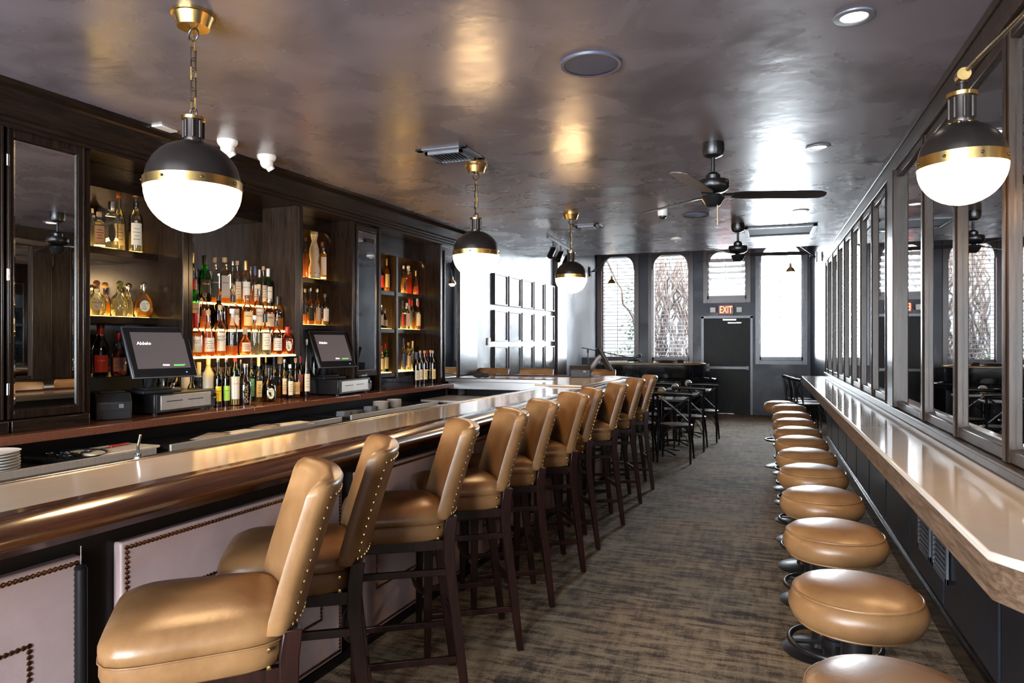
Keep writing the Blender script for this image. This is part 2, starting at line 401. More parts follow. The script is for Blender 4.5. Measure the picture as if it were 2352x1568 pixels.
# ---------------------------------------------------------------- right-hand side: counter, panelling, mirrors
t = thing('window_counter', 'long cream stone ledge counter with brown oak apron along the mirrored wall', 'counter', (0,0,0))
MB().prism([(.507,1.98),(.56,1.9),(.873,1.9),(.873,11.12),(.507,11.12)],.968,.993).build('countertop', M['marble'], t, bevel=.006, seg=3)
MB().prism([(.522,2.0),(.566,1.92),(.87,1.92),(.87,11.1),(.522,11.1)],.868,.9675).build('apron', M['oaky'], t, bevel=.002)
for y in (3.85, 5.6, 7.4, 9.2, 10.9):
    MB().prism([(.872,.62),(.84,.62),(.84,.72),(.7,.866),(.872,.866)], y-.02, y+.02, 'XZ').build('bracket', M['black_metal'], t)
for y in (4.6, 6.6, 8.7):
    k = thing('bag_hook', 'black bag hook under the window counter, %s' % {4.6:'nearest to the louvred grille',6.6:'middle of the three',8.7:'farthest along toward the exit'}[y], 'hook', (.86,y,.74), group='bag hooks under the counter')
    MB().tube([(0.012,0,.09),(0,0,.09),(-.012,0,.02),(-.03,0,-.02),(-.05,0,0),(-.045,0,.03)],.006,8).build('hook_arm', M['black_metal'], k)
    MB().ball((-.002,0,.1),.009).build('knob', M['chrome'], k)
struct(MB().box(.845,.874,1.2,11.2,0,.11).box(.862,.874,1.2,11.2,.11,.125).build('baseboard_right', M['oak'], bevel=.003))
b = MB()
for y in [1.4+.9*k for k in range(11)]: b.box(.855,.874,y,y+.86,.16,.84)
struct(b.build('trim_3', plain('navy panelling',(.022,.024,.036),.3), bevel=.003))
for k,(y0,y1,lab) in enumerate(((3.95,4.27,'nearer the camera'),(4.33,4.65,'farther from the camera'))):
    g = thing('louvred_grille', 'dark louvred vent grille low on the counter wall, %s of the pair' % ('the nearer' if k==0 else 'the farther'), 'vent grille', (.85,(y0+y1)/2,.47), group='grilles under the counter')
    hw = (y1-y0)/2
    MB().box(-.012,0,-hw,-hw+.03,-.17,.17).box(-.012,0,hw-.03,hw,-.17,.17).box(-.012,0,-hw,hw,.14,.17).box(-.012,0,-hw,hw,-.17,-.14).build('frame', M['grey_metal'], g, bevel=.002)
    s = MB()
    for j in range(11): s.box(-.01,.0,-hw+.03,hw-.03,-.13+j*.026,-.118+j*.026, rot=Euler((0,.5,0)))
    s.build('louvres', M['grey_metal'], g)
# mirror wall
XF, XG = .836, .862
t = thing('mirror_sill', 'grey oak sill moulding running along the back of the stone ledge', 'sill moulding')
MB().box(.83,.873,1.2,11.2,.994,1.035).box(.815,.873,1.2,11.2,1.035,1.052).build('sill_board', M['oakg'], t, bevel=.004)
posts = [.9,1.62,2.34,3.05,3.77,4.48]
far_posts = [5.75,6.47,7.19,7.91,8.63,9.35,10.07,10.79,11.2]
def mirror_panel(y0, y1, lab):
    t = thing('wall_mirror', lab, 'mirror', (XF, (y0+y1)/2, 1.055), group='bevelled mirrors along the counter wall')
    h = 1.6; L = (y1-y0)/2-.002; fw = .036
    for s in (-1,1):
        MB().box(0,.036,s*L,s*(L-fw),0,h).box(-.006,.0,s*L,s*(L-.014),0,h).build('frame_post', M['oakg'], t, bevel=.004)
    for za in (0,h-.05): MB().box(.006,.036,-L+fw,L-fw,za,za+.05).build('frame_rail', M['oakg'], t, bevel=.004)
    gx = XG-XF; a = L-fw+.004; c = .022
    R = [[(gx,-a,.05),(gx,a,.05),(gx,a,h-.05),(gx,-a,h-.05)],[(gx-.003,-a+c,.05+c),(gx-.003,a-c,.05+c),(gx-.003,a-c,h-.05-c),(gx-.003,-a+c,h-.05-c)]]
    m = MB(); m.loft(R, cap=False); m.quad(*R[1]); m.build('mirror_glass', M['mirror'], t, smooth=False)
    return t
names = ['first','second','third','fourth','fifth','sixth','seventh','eighth','ninth','tenth','eleventh','twelfth','thirteenth','fourteenth','fifteenth','sixteenth','seventeenth','eighteenth','nineteenth','twentieth']
k = 0
for P_ in (posts, far_posts):
    for i in range(len(P_)-1):
        if P_[i+1] > 2.4:
            where = 'nearer than the pilaster' if P_ is posts else 'past the pilaster'
            n_ = {0:0}
            lab = 'tall oak-framed mirror above the stone ledge, ' + (names[i-1] if P_ is posts else names[i]) + ' ' + where
        else: continue
        mirror_panel(P_[i], P_[i+1], lab)
t = thing('mirror_pilaster', 'protruding grey oak pilaster between the mirror runs', 'pilaster', (0,0,0))
MB().box(.81,.873,5.3,5.52,1.055,2.66).box(.836,.873,5.52,5.75,1.055,2.66).build('shaft', M['oakg'], t, bevel=.006)
MB().box(.836,.862,4.5,4.54,1.055,2.66).build('side_post', M['oakg'], t, bevel=.004)
m = MB(); m.quad((.858,4.54,1.1),(.858,5.3,1.1),(.858,5.3,2.62),(.858,4.54,2.62)); m.build('mirror_glass', M['mirror'], t)
MB().box(.836,.873,4.54,5.3,1.055,1.1).build('rail', M['oakg'], t, bevel=.004)
MB().box(.836,.873,4.54,5.3,2.61,2.66).build('rail', M['oakg'], t, bevel=.004)
struct(MB().box(.825,.873,1.2,11.2,2.66,2.70).box(.85,.873,1.2,11.2,2.70,2.80).box(.84,.873,1.2,11.2,2.80,2.84).build('trim_4', M['oakg'], bevel=.004))
# ---------------------------------------------------------------- bar
def sweep(mb, path, prof):
    """prof: (outward, z) list swept along path (x,y), outward = right of travel."""
    n = len(path); rings = []
    for i,p in enumerate(path):
        p = Vector((*p,0)); ds = []
        if i > 0: ds.append((p-Vector((*path[i-1],0))).normalized())
        if i < n-1: ds.append((Vector((*path[i+1],0))-p).normalized())
        nn = [Vector((d.y,-d.x,0)) for d in ds]
        if len(nn) == 2:
            m = (nn[0]+nn[1]).normalized(); m = m/ m.dot(nn[0])
        else: m = nn[0]
        rings.append([p+m*o+Vector((0,0,z)) for o,z in prof])
    mb.loft(rings); return mb
bar = thing('bar_counter', 'long bar with beige stone top, thick mahogany arm rail and pink leather front', 'bar', (0,0,0), BZ)
main = [(-1.79,-.9),(-1.79,7.72),(-2.04,7.98),(-3.8,7.87)]
MB().prism([(-2.17,-.9),(-1.79,-.9),(-1.79,7.72),(-2.04,7.98),(-3.8,7.87),(-3.8,7.13),(-2.33,7.2),(-2.17,7.05)],1.05,1.08).build('stone_top', M['stone'], bar, bevel=.004, seg=3)
MB().prism([(-2.33,6.12),(-1.87,6.12),(-1.87,7.7),(-2.07,7.9),(-2.42,7.9),(-2.42,7.2)],1.081,1.099).build('raised_slab', M['stone'], bar, bevel=.005, seg=3)
sweep(MB(), [(-2.17,-.9),(-2.17,7.05),(-2.33,7.2),(-3.8,7.13)][::-1], [(0,1.04),(.035,1.04),(.035,1.082),(.028,1.088),(0,1.084)]).build('drip_edge', M['steel'], bar, bevel=.004)
prof = [(0,1.03),(0,1.084),(.02,1.092),(.045,1.088),(.07,1.094),(.105,1.09),(.135,1.076),(.153,1.058),(.158,1.044),(.15,1.03),(.12,1.022),(.11,1.004),(.06,.99),(.05,1.03)]
sweep(MB(), main, prof).build('arm_rail', M['rail'], bar, ang=50)
# body
MB().box(-2.16,-2.01,-.9,7.75,0,1.04).box(-3.8,-2.01,7.65,7.75,0,1.04).build('bar_body', M['black_wood'], bar)
sweep(MB(), main, [(-.2,.9),(-.165,.9),(-.165,.96),(0.0,1.0),(0.05,1.0),(.05,1.03),(-.2,1.03)]).build('frieze', M['black_wood'], bar)
MB().prism([(-3.78,7.135),(-2.36,7.2),(-2.36,7.22),(-3.78,7.155)],.955,1.045).build('steel_backsplash', M['steel'], bar, bevel=.003)
MB().box(-2.02,-1.985,-.9,7.75,.0,.045).build('kick_rail', M['black_wood'], bar)
def panel(q0, q1, lab):
    p = MB().box(-2.012,-1.975,q0,q1,.055,.868).build('leather_panel', M['pink'], bar, bevel=.008, seg=3)
    def line(nb, a, b_):
        L = math.dist(a,b_); n = int(L/.0155)
        for i in range(n+1):
            f = i/n; q = a[0]+(b_[0]-a[0])*f; z = a[1]+(b_[1]-a[1])*f
            bmesh.ops.create_icosphere(nb.bm, subdivisions=1, radius=.0079, matrix=Matrix.Translation((-1.974,q,z)) @ Matrix.Diagonal((.6,1,1,1)))
    for ins, it in ((.02,.02),(.155,.21)):
        nb = MB()
        a0,a1,z0,z1 = q0+ins,q1-ins,.055+it,.868-it
        line(nb,(a0,z0),(a1,z0)); line(nb,(a1,z0),(a1,z1)); line(nb,(a1,z1),(a0,z1)); line(nb,(a0,z1),(a0,z0))
        nb.build('nailhead_trim', M['nail'], p)
q = 1.543-1.264*2
while q < 7.6:
    panel(q, min(q+1.137,7.7), ''); q += 1.264
MB().cyl((-1.965,1.405,.02),(-1.965,1.405,.83),.017,seg=16).cyl((-1.965,1.405,.83),(-1.965,1.405,.845),.017,.008).build('black_post', M['black_metal'], bar)
MB().cyl((-1.965,1.405,.845),(-1.965,1.405,.97),.0018,seg=6).build('hanging_wire', M['steel'], bar)
# ---------------------------------------------------------------- back counter and under-counter units
bc = thing('back_counter', 'reddish brown stone back counter behind the bar carrying tills and bottles', 'counter', (0,0,0), BZ)
MB().box(-4.45,-3.71,-.9,3.98,.97,1.02).box(-4.45,-3.71,3.983,5.3,.97,1.02).box(-4.45,-3.71,5.303,7.45,.97,1.02).build('countertop', M['granite'], bc, bevel=.005)
MB().box(-4.4,-3.95,-.9,7.45,0,.969).build('plinth', M['black_wood'], bc)
for i,(q0,q1,lab) in enumerate(((.2,2.95,'left of the tills'),(3.05,4.72,'below the lit bottle display'),(4.85,6.35,'right of the lit bottle display'))):
    c = thing('undercounter_cooler', 'stainless steel topped undercounter cooler ' + lab, 'cooler', (0,0,0), BZ, 'coolers behind the bar')
    MB().box(-3.93,-3.5,q0,q1,.0,.845).build('body', M['black_metal'], c, bevel=.004)
    MB().box(-3.93,-3.498,q0,q1,.85,.868).build('top', M['black_metal'], c)
    MB().box(-3.497,-3.48,q0,q1,.79,.885).build('steel_lip', M['satin'], c, bevel=.003)
c = thing('ice_well', 'low stainless shelf with dark well near the return of the bar', 'shelf', (0,0,0), BZ)
MB().box(-3.75,-3.0,6.45,7.1,.86,.885).box(-3.75,-3.0,6.45,7.1,0,.84).build('steel_top', M['satin'], c, bevel=.004)
# ---------------------------------------------------------------- back bar cabinetry (bar frame)
PF, PBK = -3.85, -4.43
def cab(name, lab, cat='cabinet'): return thing(name, lab, cat, (0,0,0), BZ, 'back bar cabinet units')
def door_mirror(t, q0, q1, z0, z1, p, fw=.035):
    MB().box(p-.03,p,q0,q0+fw,z0,z1).box(p-.03,p,q1-fw,q1,z0,z1).box(p-.03,p,q0+fw,q1-fw,z0,z0+fw*1.3).box(p-.03,p,q0+fw,q1-fw,z1-fw*1.3,z1).box(p,p+.01,q0,q0+.012,z0,z1).box(p,p+.01,q1-.012,q1,z0,z1).build('door_frame', M['oakz'], t, bevel=.003)
    a0,a1,b0,b1 = q0+fw-.004,q1-fw+.004,z0+fw*1.3-.004,z1-fw*1.3+.004; c = .018
    R = [[(p-.018,a0,b0),(p-.018,a1,b0),(p-.018,a1,b1),(p-.018,a0,b1)],[(p-.014,a0+c,b0+c),(p-.014,a1-c,b0+c),(p-.014,a1-c,b1-c),(p-.014,a0+c,b1-c)]]
    m = MB(); m.loft(R, cap=False); m.quad(*R[1]); m.build('mirror_glass', M['mirror'], t, smooth=False)
for q0,q1,lab in ((1.0,1.74,'mirror-fronted cupboard at the near end of the back bar'),(1.76,2.33,'mirror-fronted cupboard second from the near end of back bar'),(2.345,2.775,'narrow mirror-fronted cupboard left of the clear spirit shelves')):
    t = cab('mirror_cupboard', lab)
    MB().box(PBK,PF-.035,q0,q1,1.0205,2.62).build('carcass', M['oakz'], t)
    MB().box(PF-.03,PF+.045,q0,q1,1.0205,1.085).build('base_rail', M['oak'], t, bevel=.004)
    door_mirror(t, q0+.003, q1-.003, 1.09, 2.625, PF)
    for z in (1.25,1.85,2.45): MB().cyl((PF+.008,q0+.001,z-.03),(PF+.008,q0+.001,z+.03),.008).build('hinge', M['steel'], t)
t = cab('mirror_cupboard', 'narrow mirror-fronted cupboard between the two right-hand shelf units')
MB().box(PBK,PF-.035,5.43,5.82,1.17,2.62).build('carcass', M['oakz'], t); door_mirror(t,5.44,5.815,1.17,2.6,PF)
t = cab('mirror_cupboard', 'mirror-fronted cupboard at the far end of the back bar')
MB().box(PBK,PF-.035,7.13,7.57,1.0205,2.62).build('carcass', M['oakz'], t); door_mirror(t,7.16,7.56,1.03,2.56,PF)
def niche(q0, q1, lab, shelves, header=2.50, post=None, lit=True, mirror_from=1.021, arch=True, shp=-4.09, zl=1.0205, zr=1.0205):
    t = cab('shelf_unit', lab)
    MB().box(PBK,PF,q0,q0+.03,zl,2.62).build('side_panel', M['oakz'], t, bevel=.003)
    MB().box(PBK,PF,q1-.045,q1,zr,2.62).build('side_panel', M['oakz'], t, bevel=.003)
    h = MB().box(PBK,shp,q0+.03,q1-.045,header,2.62)
    if arch:
        for sgn, qe in ((1,q0+.03),(-1,q1-.045)):
            poly = [(qe,header)]+[(qe+sgn*.09*(1-math.cos(a)), header-.09+.09*math.sin(a)) for a in [k/6*PI/2 for k in range(7)]]
            h.prism(poly, shp-.03, shp, 'YZ')
    h.build('header', M['oak'], t, bevel=.003)
    m = MB(); m.quad((PBK+.02,q0+.03,mirror_from),(PBK+.02,q1-.045,mirror_from),(PBK+.02,q1-.045,header),(PBK+.02,q0+.03,header)); m.build('back_mirror', M['mirror'], t)
    for z in shelves:
        s = MB().box(PBK+.03,shp,q0+.03,q1-.045,z-.05,z-.004).build('shelf', M['oak'], t, bevel=.003)
        if lit: MB().box(PBK+.05,shp-.05,q0+.05,q1-.065,z-.0035,z-.0005).build('light_panel', M['led'], s)
    if post:
        MB().box(PBK+.03,shp+.01,post-.02,post+.02,1.1,header).build('divider', M['oakg'], t, bevel=.003)
    return t
niche(2.78,3.515,'dark oak shelf unit of clear spirits left of the lit display',(2.10,1.665),header=2.47,zr=1.38)
niche(4.66,5.425,'dark oak shelf unit with tall white ceramic bottle behind second till',(2.075,1.655),zl=1.38)
niche(5.825,7.12,'grid of dark oak shelves with centre divider at far end of back bar',(2.04,1.64,1.17),header=2.42,post=6.47,shp=-4.06)
t = cab('bottle_display', 'central open display with three stepped glowing tiers of whisky bottles')
MB().box(PBK,PF,3.52,3.55,1.38,2.62).build('side_panel', M['oakz'], t); MB().box(PBK,PF,4.6,4.655,1.38,2.62).build('side_panel', M['oakg'], t, bevel=.004)
MB().box(PBK,-4.2,3.55,4.6,2.5,2.62).build('header', M['oak'], t)
m = MB(); m.quad((PBK+.02,3.55,1.021),(PBK+.02,4.6,1.021),(PBK+.02,4.6,2.5),(PBK+.02,3.55,2.5)); m.build('back_mirror', M['mirror'], t)
TIER = [(1.395,-3.95,-3.852,4.6),(1.59,-4.05,-3.952,4.6),(1.79,-4.2,-4.052,4.6)]
for i,(z,pa,pb,qe) in enumerate(TIER):
    s = MB().box(pa,pb,3.555,qe,z-.014,z-.0005).build('lit_shelf', M['led'], t)
MB().box(-3.96,-3.95,3.555,4.6,1.4,1.575).box(-4.06,-4.05,3.555,4.6,1.59,1.775).box(-4.21,-4.2,3.555,4.6,1.3,1.79).build('riser', M['oak'], t)
# cornice
b = MB()
sweep(b, [(PF,1.0),(PF,7.6)], [(-.5,2.84),(.13,2.84),(.13,2.815),(.09,2.80),(.075,2.79),(.07,2.70),(.06,2.69),(.06,2.67),(.04,2.665),(.04,2.645),(.02,2.64),(.02,2.62),(-.5,2.62)])
struct(b.build('trim_5', M['oak'], rz=BZ, smooth=False))
BOTTLES = [
('T3', -4.1, 3.78, 0.354, 0.0264, 'tall', 'clear', 'pale', 0.5, 'gold', 'white', '', 'clear bottle with gold foil cap and white label'),
('T3', -4.1, 3.891, 0.346, 0.047, 'tri', 'green', 'none', 0.0, 'black', 'dark', 'Glenf', 'emerald green bottle with black cap and dark shield label'),
('T3', -4.1, 3.986, 0.343, 0.0359, 'sq', 'clear', 'amber', 0.45, 'tan', 'dark', 'JOHNNIE', 'square whisky bottle with slanted dark label'),
('T3', -4.1, 4.085, 0.354, 0.0434, 'sq', 'clear', 'amber', 0.35, 'tan', 'grey', 'Johnnie', 'square whisky bottle with slanted grey label'),
('T3', -4.1, 4.167, 0.336, 0.0204, 'tall', 'clear', 'pale', 0.5, 'silver', 'none', '', 'thin clear bottle with tall silver cap'),
('T3', -4.1, 4.214, 0.341, 0.0326, 'std', 'clear', 'gold', 0.6, 'tan', 'cream', '', 'golden bottle with tan cap and cream label'),
('T3', -4.1, 4.301, 0.352, 0.0402, 'std', 'clear', 'gold', 0.5, 'gold', 'white', 'MACALLAN', 'clear-shouldered bottle with gold cap and large white label'),
('T3', -4.1, 4.359, 0.313, 0.0248, 'std', 'clear', 'amber', 0.6, 'brown', 'none', '', 'amber bottle with brown stopper half hidden'),
('T3', -4.1, 4.407, 0.321, 0.0304, 'std', 'clear', 'amber', 0.6, 'navy', 'cream', '', 'amber bottle with navy blue cap'),
('T3', -4.1, 4.456, 0.296, 0.0217, 'std', 'green', 'none', 0.0, 'white', 'none', '', 'slim green bottle with white cap half hidden'),
('T3', -4.1, 4.501, 0.327, 0.031, 'std', 'clear', 'amber', 0.5, 'cork', 'cream', '', 'amber bottle with cork stopper and oval label'),
('T3', -4.1, 4.555, 0.313, 0.0391, 'std', 'green', 'none', 0.0, 'white', 'white', 'LAPHROAIG', 'dark green bottle with white cap and white label'),
('T2', -4.0, 3.702, 0.353, 0.0396, 'std', 'green', 'none', 0.0, 'red', 'cream', 'JAMESON', 'green bottle with red cap and cream label'),
('T2', -4.0, 3.796, 0.263, 0.0343, 'std', 'clear', 'amber', 0.5, 'brown', 'rust', '', 'clear bottle with rust red label and brown cap'),
('T2', -4.0, 3.929, 0.252, 0.0466, 'squat', 'dark', 'none', 0.0, 'dark', 'none', '', 'dark faceted round-shouldered bottle'),
('T2', -4.0, 4.069, 0.261, 0.047, 'sq', 'clear', 'amber', 0.8, 'black', 'pale', 'KNOB', 'square bottle with black wax cap and pale label'),
('T2', -4.0, 4.215, 0.27, 0.047, 'std', 'clear', 'amber', 0.75, 'brown', 'parch', 'Whistle', 'wide amber bottle with yellow parchment label'),
('T2', -4.0, 4.342, 0.364, 0.0405, 'tall', 'clear', 'amber', 0.75, 'tan', 'cream', 'HIGH\nWEST', 'tall necked amber bottle with cream label'),
('T2', -4.0, 4.455, 0.254, 0.0468, 'std', 'clear', 'red', 0.8, 'silver', 'cream', 'RUSSELL', 'reddish bottle with wide cream label'),
('T2', -4.0, 4.555, 0.281, 0.046, 'squat', 'clear', 'gold', 0.5, 'black', 'none', '', 'rounded golden bottle with black stopper'),
('T1', -3.9, 3.621, 0.301, 0.047, 'maker', 'clear', 'amber', 0.85, 'red', 'cream', "Maker's\nMark", 'square-shouldered bottle with dripping red wax neck'),
('T1', -3.9, 3.734, 0.327, 0.0459, 'cone', 'clear', 'orange', 0.8, 'cork', 'cream', '', 'angular orange whiskey bottle with narrow neck'),
('T1', -3.9, 3.844, 0.369, 0.0409, 'tall', 'clear', 'amber', 0.75, 'cork', 'cream', 'HIGH\nWEST', 'tall amber bottle with cork and cream label'),
('T1', -3.9, 3.956, 0.346, 0.0404, 'std', 'clear', 'amber', 0.3, 'clear', 'none', '', 'slender clear bottle with amber bottom'),
('T1', -3.9, 4.088, 0.21, 0.047, 'globe', 'clear', 'amber', 0.5, 'tan', 'peach', '', 'squat round amber bottle with peach band label'),
('T1', -3.9, 4.188, 0.305, 0.034, 'std', 'clear', 'pale', 0.8, 'clear', 'none', '', 'clear slim bottle with faint grey label'),
('T1', -3.9, 4.302, 0.323, 0.0453, 'std', 'clear', 'pale', 0.7, 'black', 'cream', '', 'clear bottle with black capsule and cream label'),
('T1', -3.9, 4.428, 0.273, 0.0465, 'squat', 'clear', 'red', 0.5, 'dark', 'pale', '', 'rounded bottle with dark cap and pale label'),
('T1', -3.9, 4.555, 0.225, 0.047, 'squat', 'clear', 'red', 0.8, 'red', 'oval', '', 'ruby bottle with pale oval label'),
('K', -4.03, 3.71, 0.29, 0.0368, 'globe', 'clear', 'pale', 0.4, 'black', 'tan', '', 'low clear bottle with black stopper and tan label'),
('K', -4.07, 3.81, 0.328, 0.0275, 'sqt', 'clear', 'pale', 0.5, 'white', 'none', '', 'cut crystal bottle with white cap'),
('K', -3.99, 3.82, 0.395, 0.0377, 'std', 'frost', 'none', 0.0, 'white', 'parrot', '', 'frosted bottle with blue neck and colourful parrot label'),
('K', -3.95, 3.87, 0.363, 0.0279, 'std', 'dark', 'none', 0.0, 'silver', 'yellow', 'CHARTREUSE', 'dark bottle with yellow lower label'),
('K', -3.95, 3.949, 0.361, 0.0299, 'std', 'dark', 'none', 0.0, 'silver', 'lime', 'CHARTREUSE', 'dark bottle with lime green lower label'),
('K', -3.93, 4.016, 0.418, 0.0334, 'std', 'green', 'none', 0.0, 'red', 'straw', 'LUXARDO', 'green neck bottle with red cap and pale straw sleeve'),
('K', -3.91, 4.098, 0.309, 0.0463, 'club', 'black', 'none', 0.0, 'silver', 'none', 'DORDA', 'black bottle with vertical pale lettering'),
('K', -4.14, 4.291, 0.334, 0.0194, 'std', 'clear', 'pale', 0.5, 'silver', 'none', '', 'thin clear bottle with silver cap'),
('K', -4.07, 4.329, 0.352, 0.0293, 'std', 'green', 'none', 0.0, 'black', 'teal', '', 'green bottle with teal label'),
('K', -4.03, 4.37, 0.358, 0.0312, 'tall', 'clear', 'pale', 0.5, 'white', 'white', '', 'clear bottle with white cap and tall white label'),
('K', -4.17, 4.606, 0.381, 0.0276, 'tall', 'clear', 'pale', 0.3, 'gold', 'none', '', 'clear bottle with gold cork top'),
('K', -3.92, 4.366, 0.269, 0.0556, 'globe2', 'brown', 'none', 0.0, 'black', 'oval', '', 'dark brown round-shouldered bottle with oval pale label'),
('K', -4.17, 4.705, 0.354, 0.0282, 'std', 'clear', 'pale', 0.4, 'navy', 'none', '', 'clear bottle with navy cap'),
('K', -4.13, 4.732, 0.357, 0.0353, 'decant', 'clear', 'gold', 0.4, 'tan', 'none', '', 'cut glass decanter with golden liquor'),
('K', -4.01, 4.648, 0.33, 0.0312, 'std', 'clear', 'wine', 0.4, 'silver', 'white', '', 'clear bottle with silver cap and dark liquid'),
('K', -3.95, 4.646, 0.288, 0.0277, 'std', 'clear', 'wine', 0.45, 'clear', 'white', '', 'small clear bottle with slanted white label'),
('K', -3.99, 4.764, 0.339, 0.039, 'cone', 'clear', 'red', 0.55, 'cork', 'parch', '', 'flared ruby bottle with octagonal cream label'),
('K', -4.06, 4.91, 0.371, 0.0292, 'std', 'dark', 'none', 0.0, 'red', 'rust', '', 'dark bottle with red capsule'),
('K', -3.97, 4.879, 0.499, 0.0325, 'cone', 'clear', 'wine', 0.3, 'silver', 'cream', '', 'very tall slim clear bottle with pink lettering'),
('A', -4.17, 3.024, 0.244, 0.0164, 'tall', 'clear', 'pale', 0.8, 'white', 'navy', '', 'clear bottle half hidden by the mirror frame'),
('A', -4.25, 3.118, 0.261, 0.0169, 'std', 'clear', 'pale', 0.8, 'clear', 'none', '', 'plain clear bottle behind the square one'),
('A', -4.15, 3.089, 0.226, 0.0383, 'sq', 'clear', 'pale', 0.8, 'clear', 'pinkl', '', 'wide square clear bottle with small pink label'),
('A', -4.11, 3.143, 0.298, 0.0413, 'sqt', 'clear', 'pale', 0.8, 'silver', 'horse', '', 'square clear bottle with silver cap and horseshoe emblem'),
('A', -4.21, 3.274, 0.39, 0.0392, 'tall', 'clear', 'pale', 0.8, 'orange', 'cream', '', 'tall clear bottle with orange cap and cream label'),
('A', -4.12, 3.329, 0.403, 0.0436, 'tall', 'clear', 'pale', 0.5, 'orange', 'cream2', '', 'tall clear bottle with orange seal and cream label'),
('Bq', -4.15, 3.071, 0.226, 0.0524, 'globe', 'clear', 'pale', 0.8, 'wood', 'ovalw', 'Don Julio', 'round clear tequila bottle with brown stopper and oval label'),
('Bq', -4.25, 3.204, 0.228, 0.0322, 'globe', 'clear', 'gold', 0.6, 'cork', 'none', '', 'round bottle with cork ball stopper behind others'),
('Bq', -4.15, 3.233, 0.236, 0.0549, 'globe', 'clear', 'pale', 0.8, 'olive', 'none', '', 'round clear bottle with green ribboned stopper'),
('Bq', -4.23, 3.361, 0.234, 0.0337, 'globe', 'clear', 'pale', 0.8, 'ballsilver', 'none', '', 'round clear bottle with silver ball stopper'),
('Bq', -4.12, 3.389, 0.239, 0.0599, 'globe', 'clear', 'gold', 0.4, 'ballsilver', 'oval', '', 'round golden tequila bottle with silver ball stopper'),
('KB', -4.24, 3.072, 0.342, 0.0215, 'wine', 'dark', 'none', 0.0, 'redcap', 'cream', 'FERNET', 'dark bottle with tall cream label beside the mirror frame'),
('KB', -4.24, 3.165, 0.35, 0.0515, 'club', 'black', 'none', 0.0, 'redcap', 'redlab', 'Tia Maria', 'wide black liqueur bottle with red lower label'),
('KB', -4.24, 3.297, 0.288, 0.0509, 'globe2', 'clear', 'red', 0.9, 'redcap', 'copper', '', 'round red orange bottle with copper label'),
('C3', -4.15, 5.09, 0.369, 0.0264, 'tall', 'clear', 'amber', 0.9, 'brown', 'none', '', 'tall amber bottle half hidden by the divider'),
('C3', -4.15, 5.331, 0.354, 0.0354, 'sq', 'clear', 'gold', 0.95, 'brown', 'pale', '', 'rectangular golden bottle with embossed label'),
('D3', -4.2, 5.145, 0.326, 0.0267, 'std', 'clear', 'amber', 0.4, 'clear', 'none', '', 'clear bottle with amber bottom next to the divider'),
('D3', -4.15, 5.156, 0.334, 0.0344, 'tall', 'clear', 'amber', 0.5, 'silver', 'dark', '', 'bottle with dark patterned label'),
('D3', -4.15, 5.255, 0.333, 0.0311, 'tall', 'clear', 'gold', 0.5, 'silver', 'pale', '', 'slim pale gold bottle'),
('D3', -4.15, 5.369, 0.292, 0.0356, 'std', 'clear', 'gold', 0.3, 'brown', 'redlet', '', 'clear bottle with red letters on white label'),
('E', -4.19, 6.368, 0.326, 0.0322, 'std', 'dark', 'none', 0.0, 'black', 'redlab', '', 'dark bottle half hidden by the frame'),
('E', -4.15, 6.416, 0.354, 0.034, 'std', 'clear', 'amber', 0.95, 'gold', 'cream', '', 'amber cognac bottle with gold foil neck'),
('E', -4.15, 6.528, 0.408, 0.0305, 'wine', 'dark', 'none', 0.0, 'black', 'redlab', '', 'champagne bottle with black foil neck'),
('E', -4.15, 6.762, 0.313, 0.0339, 'globe2', 'clear', 'gold', 0.8, 'clear', 'ovald', '', 'disc shaped bottle with dark oval medallion'),
('E', -4.15, 6.866, 0.328, 0.034, 'sqt', 'clear', 'red', 0.9, 'ballclear', 'none', '', 'square red crystal decanter with ball stopper'),
('E', -4.25, 7.03, 0.29, 0.0304, 'std', 'clear', 'red', 0.7, 'gold', 'none', '', 'narrow red bottle with gold cap'),
('E', -4.15, 7.03, 0.282, 0.034, 'cone', 'clear', 'orange', 0.5, 'gold', 'none', '', 'teardrop decanter with gold stopper'),
('Fq', -4.1, 6.231, 0.245, 0.027, 'std', 'black', 'none', 0.0, 'silver', 'white', '', 'small black bottle with white label'),
('Fq', -4.09, 6.282, 0.206, 0.0317, 'globe2', 'brown', 'none', 0.0, 'brown', 'cream', '', 'short brown bottle with cream label'),
('Fq', -4.21, 6.518, 0.361, 0.034, 'tall', 'clear', 'gold', 0.9, 'clear', 'none', '', 'tall pale yellow-green bottle'),
('Fq', -4.15, 6.537, 0.366, 0.034, 'tall', 'clear', 'gold', 0.8, 'silver', 'pale', '', 'tall pale bottle with long label'),
('Fq', -4.15, 6.744, 0.324, 0.029, 'std', 'clear', 'pale', 0.7, 'navy', 'redlab', '', 'slim bottle with blue and red label'),
('Fq', -4.1, 6.751, 0.29, 0.029, 'sq', 'clear', 'pale', 0.7, 'clear', 'pinkl', '', 'squarish bottle with pink-framed label'),
('Fq', -4.17, 6.918, 0.344, 0.034, 'tall', 'frost', 'none', 0.0, 'red', 'none', '', 'frosted white bottle with red cap'),
('Fq', -4.2, 7.03, 0.343, 0.0302, 'std', 'clear', 'gold', 0.6, 'red', 'none', '', 'golden bottle with red cap'),
('Fq', -4.12, 7.03, 0.33, 0.0325, 'std', 'clear', 'gold', 0.6, 'redcap', 'parch', '', 'golden bottle with red cap and floral label'),
('Fq', -4.13, 7.03, 0.349, 0.0332, 'std', 'clear', 'gold', 0.8, 'white', 'white', '', 'pale green bottle with white cap'),
('G', -4.15, 6.315, 0.284, 0.0297, 'std', 'clear', 'pale', 0.7, 'redcap', 'white', '', 'clear bottle with red cap and white label'),
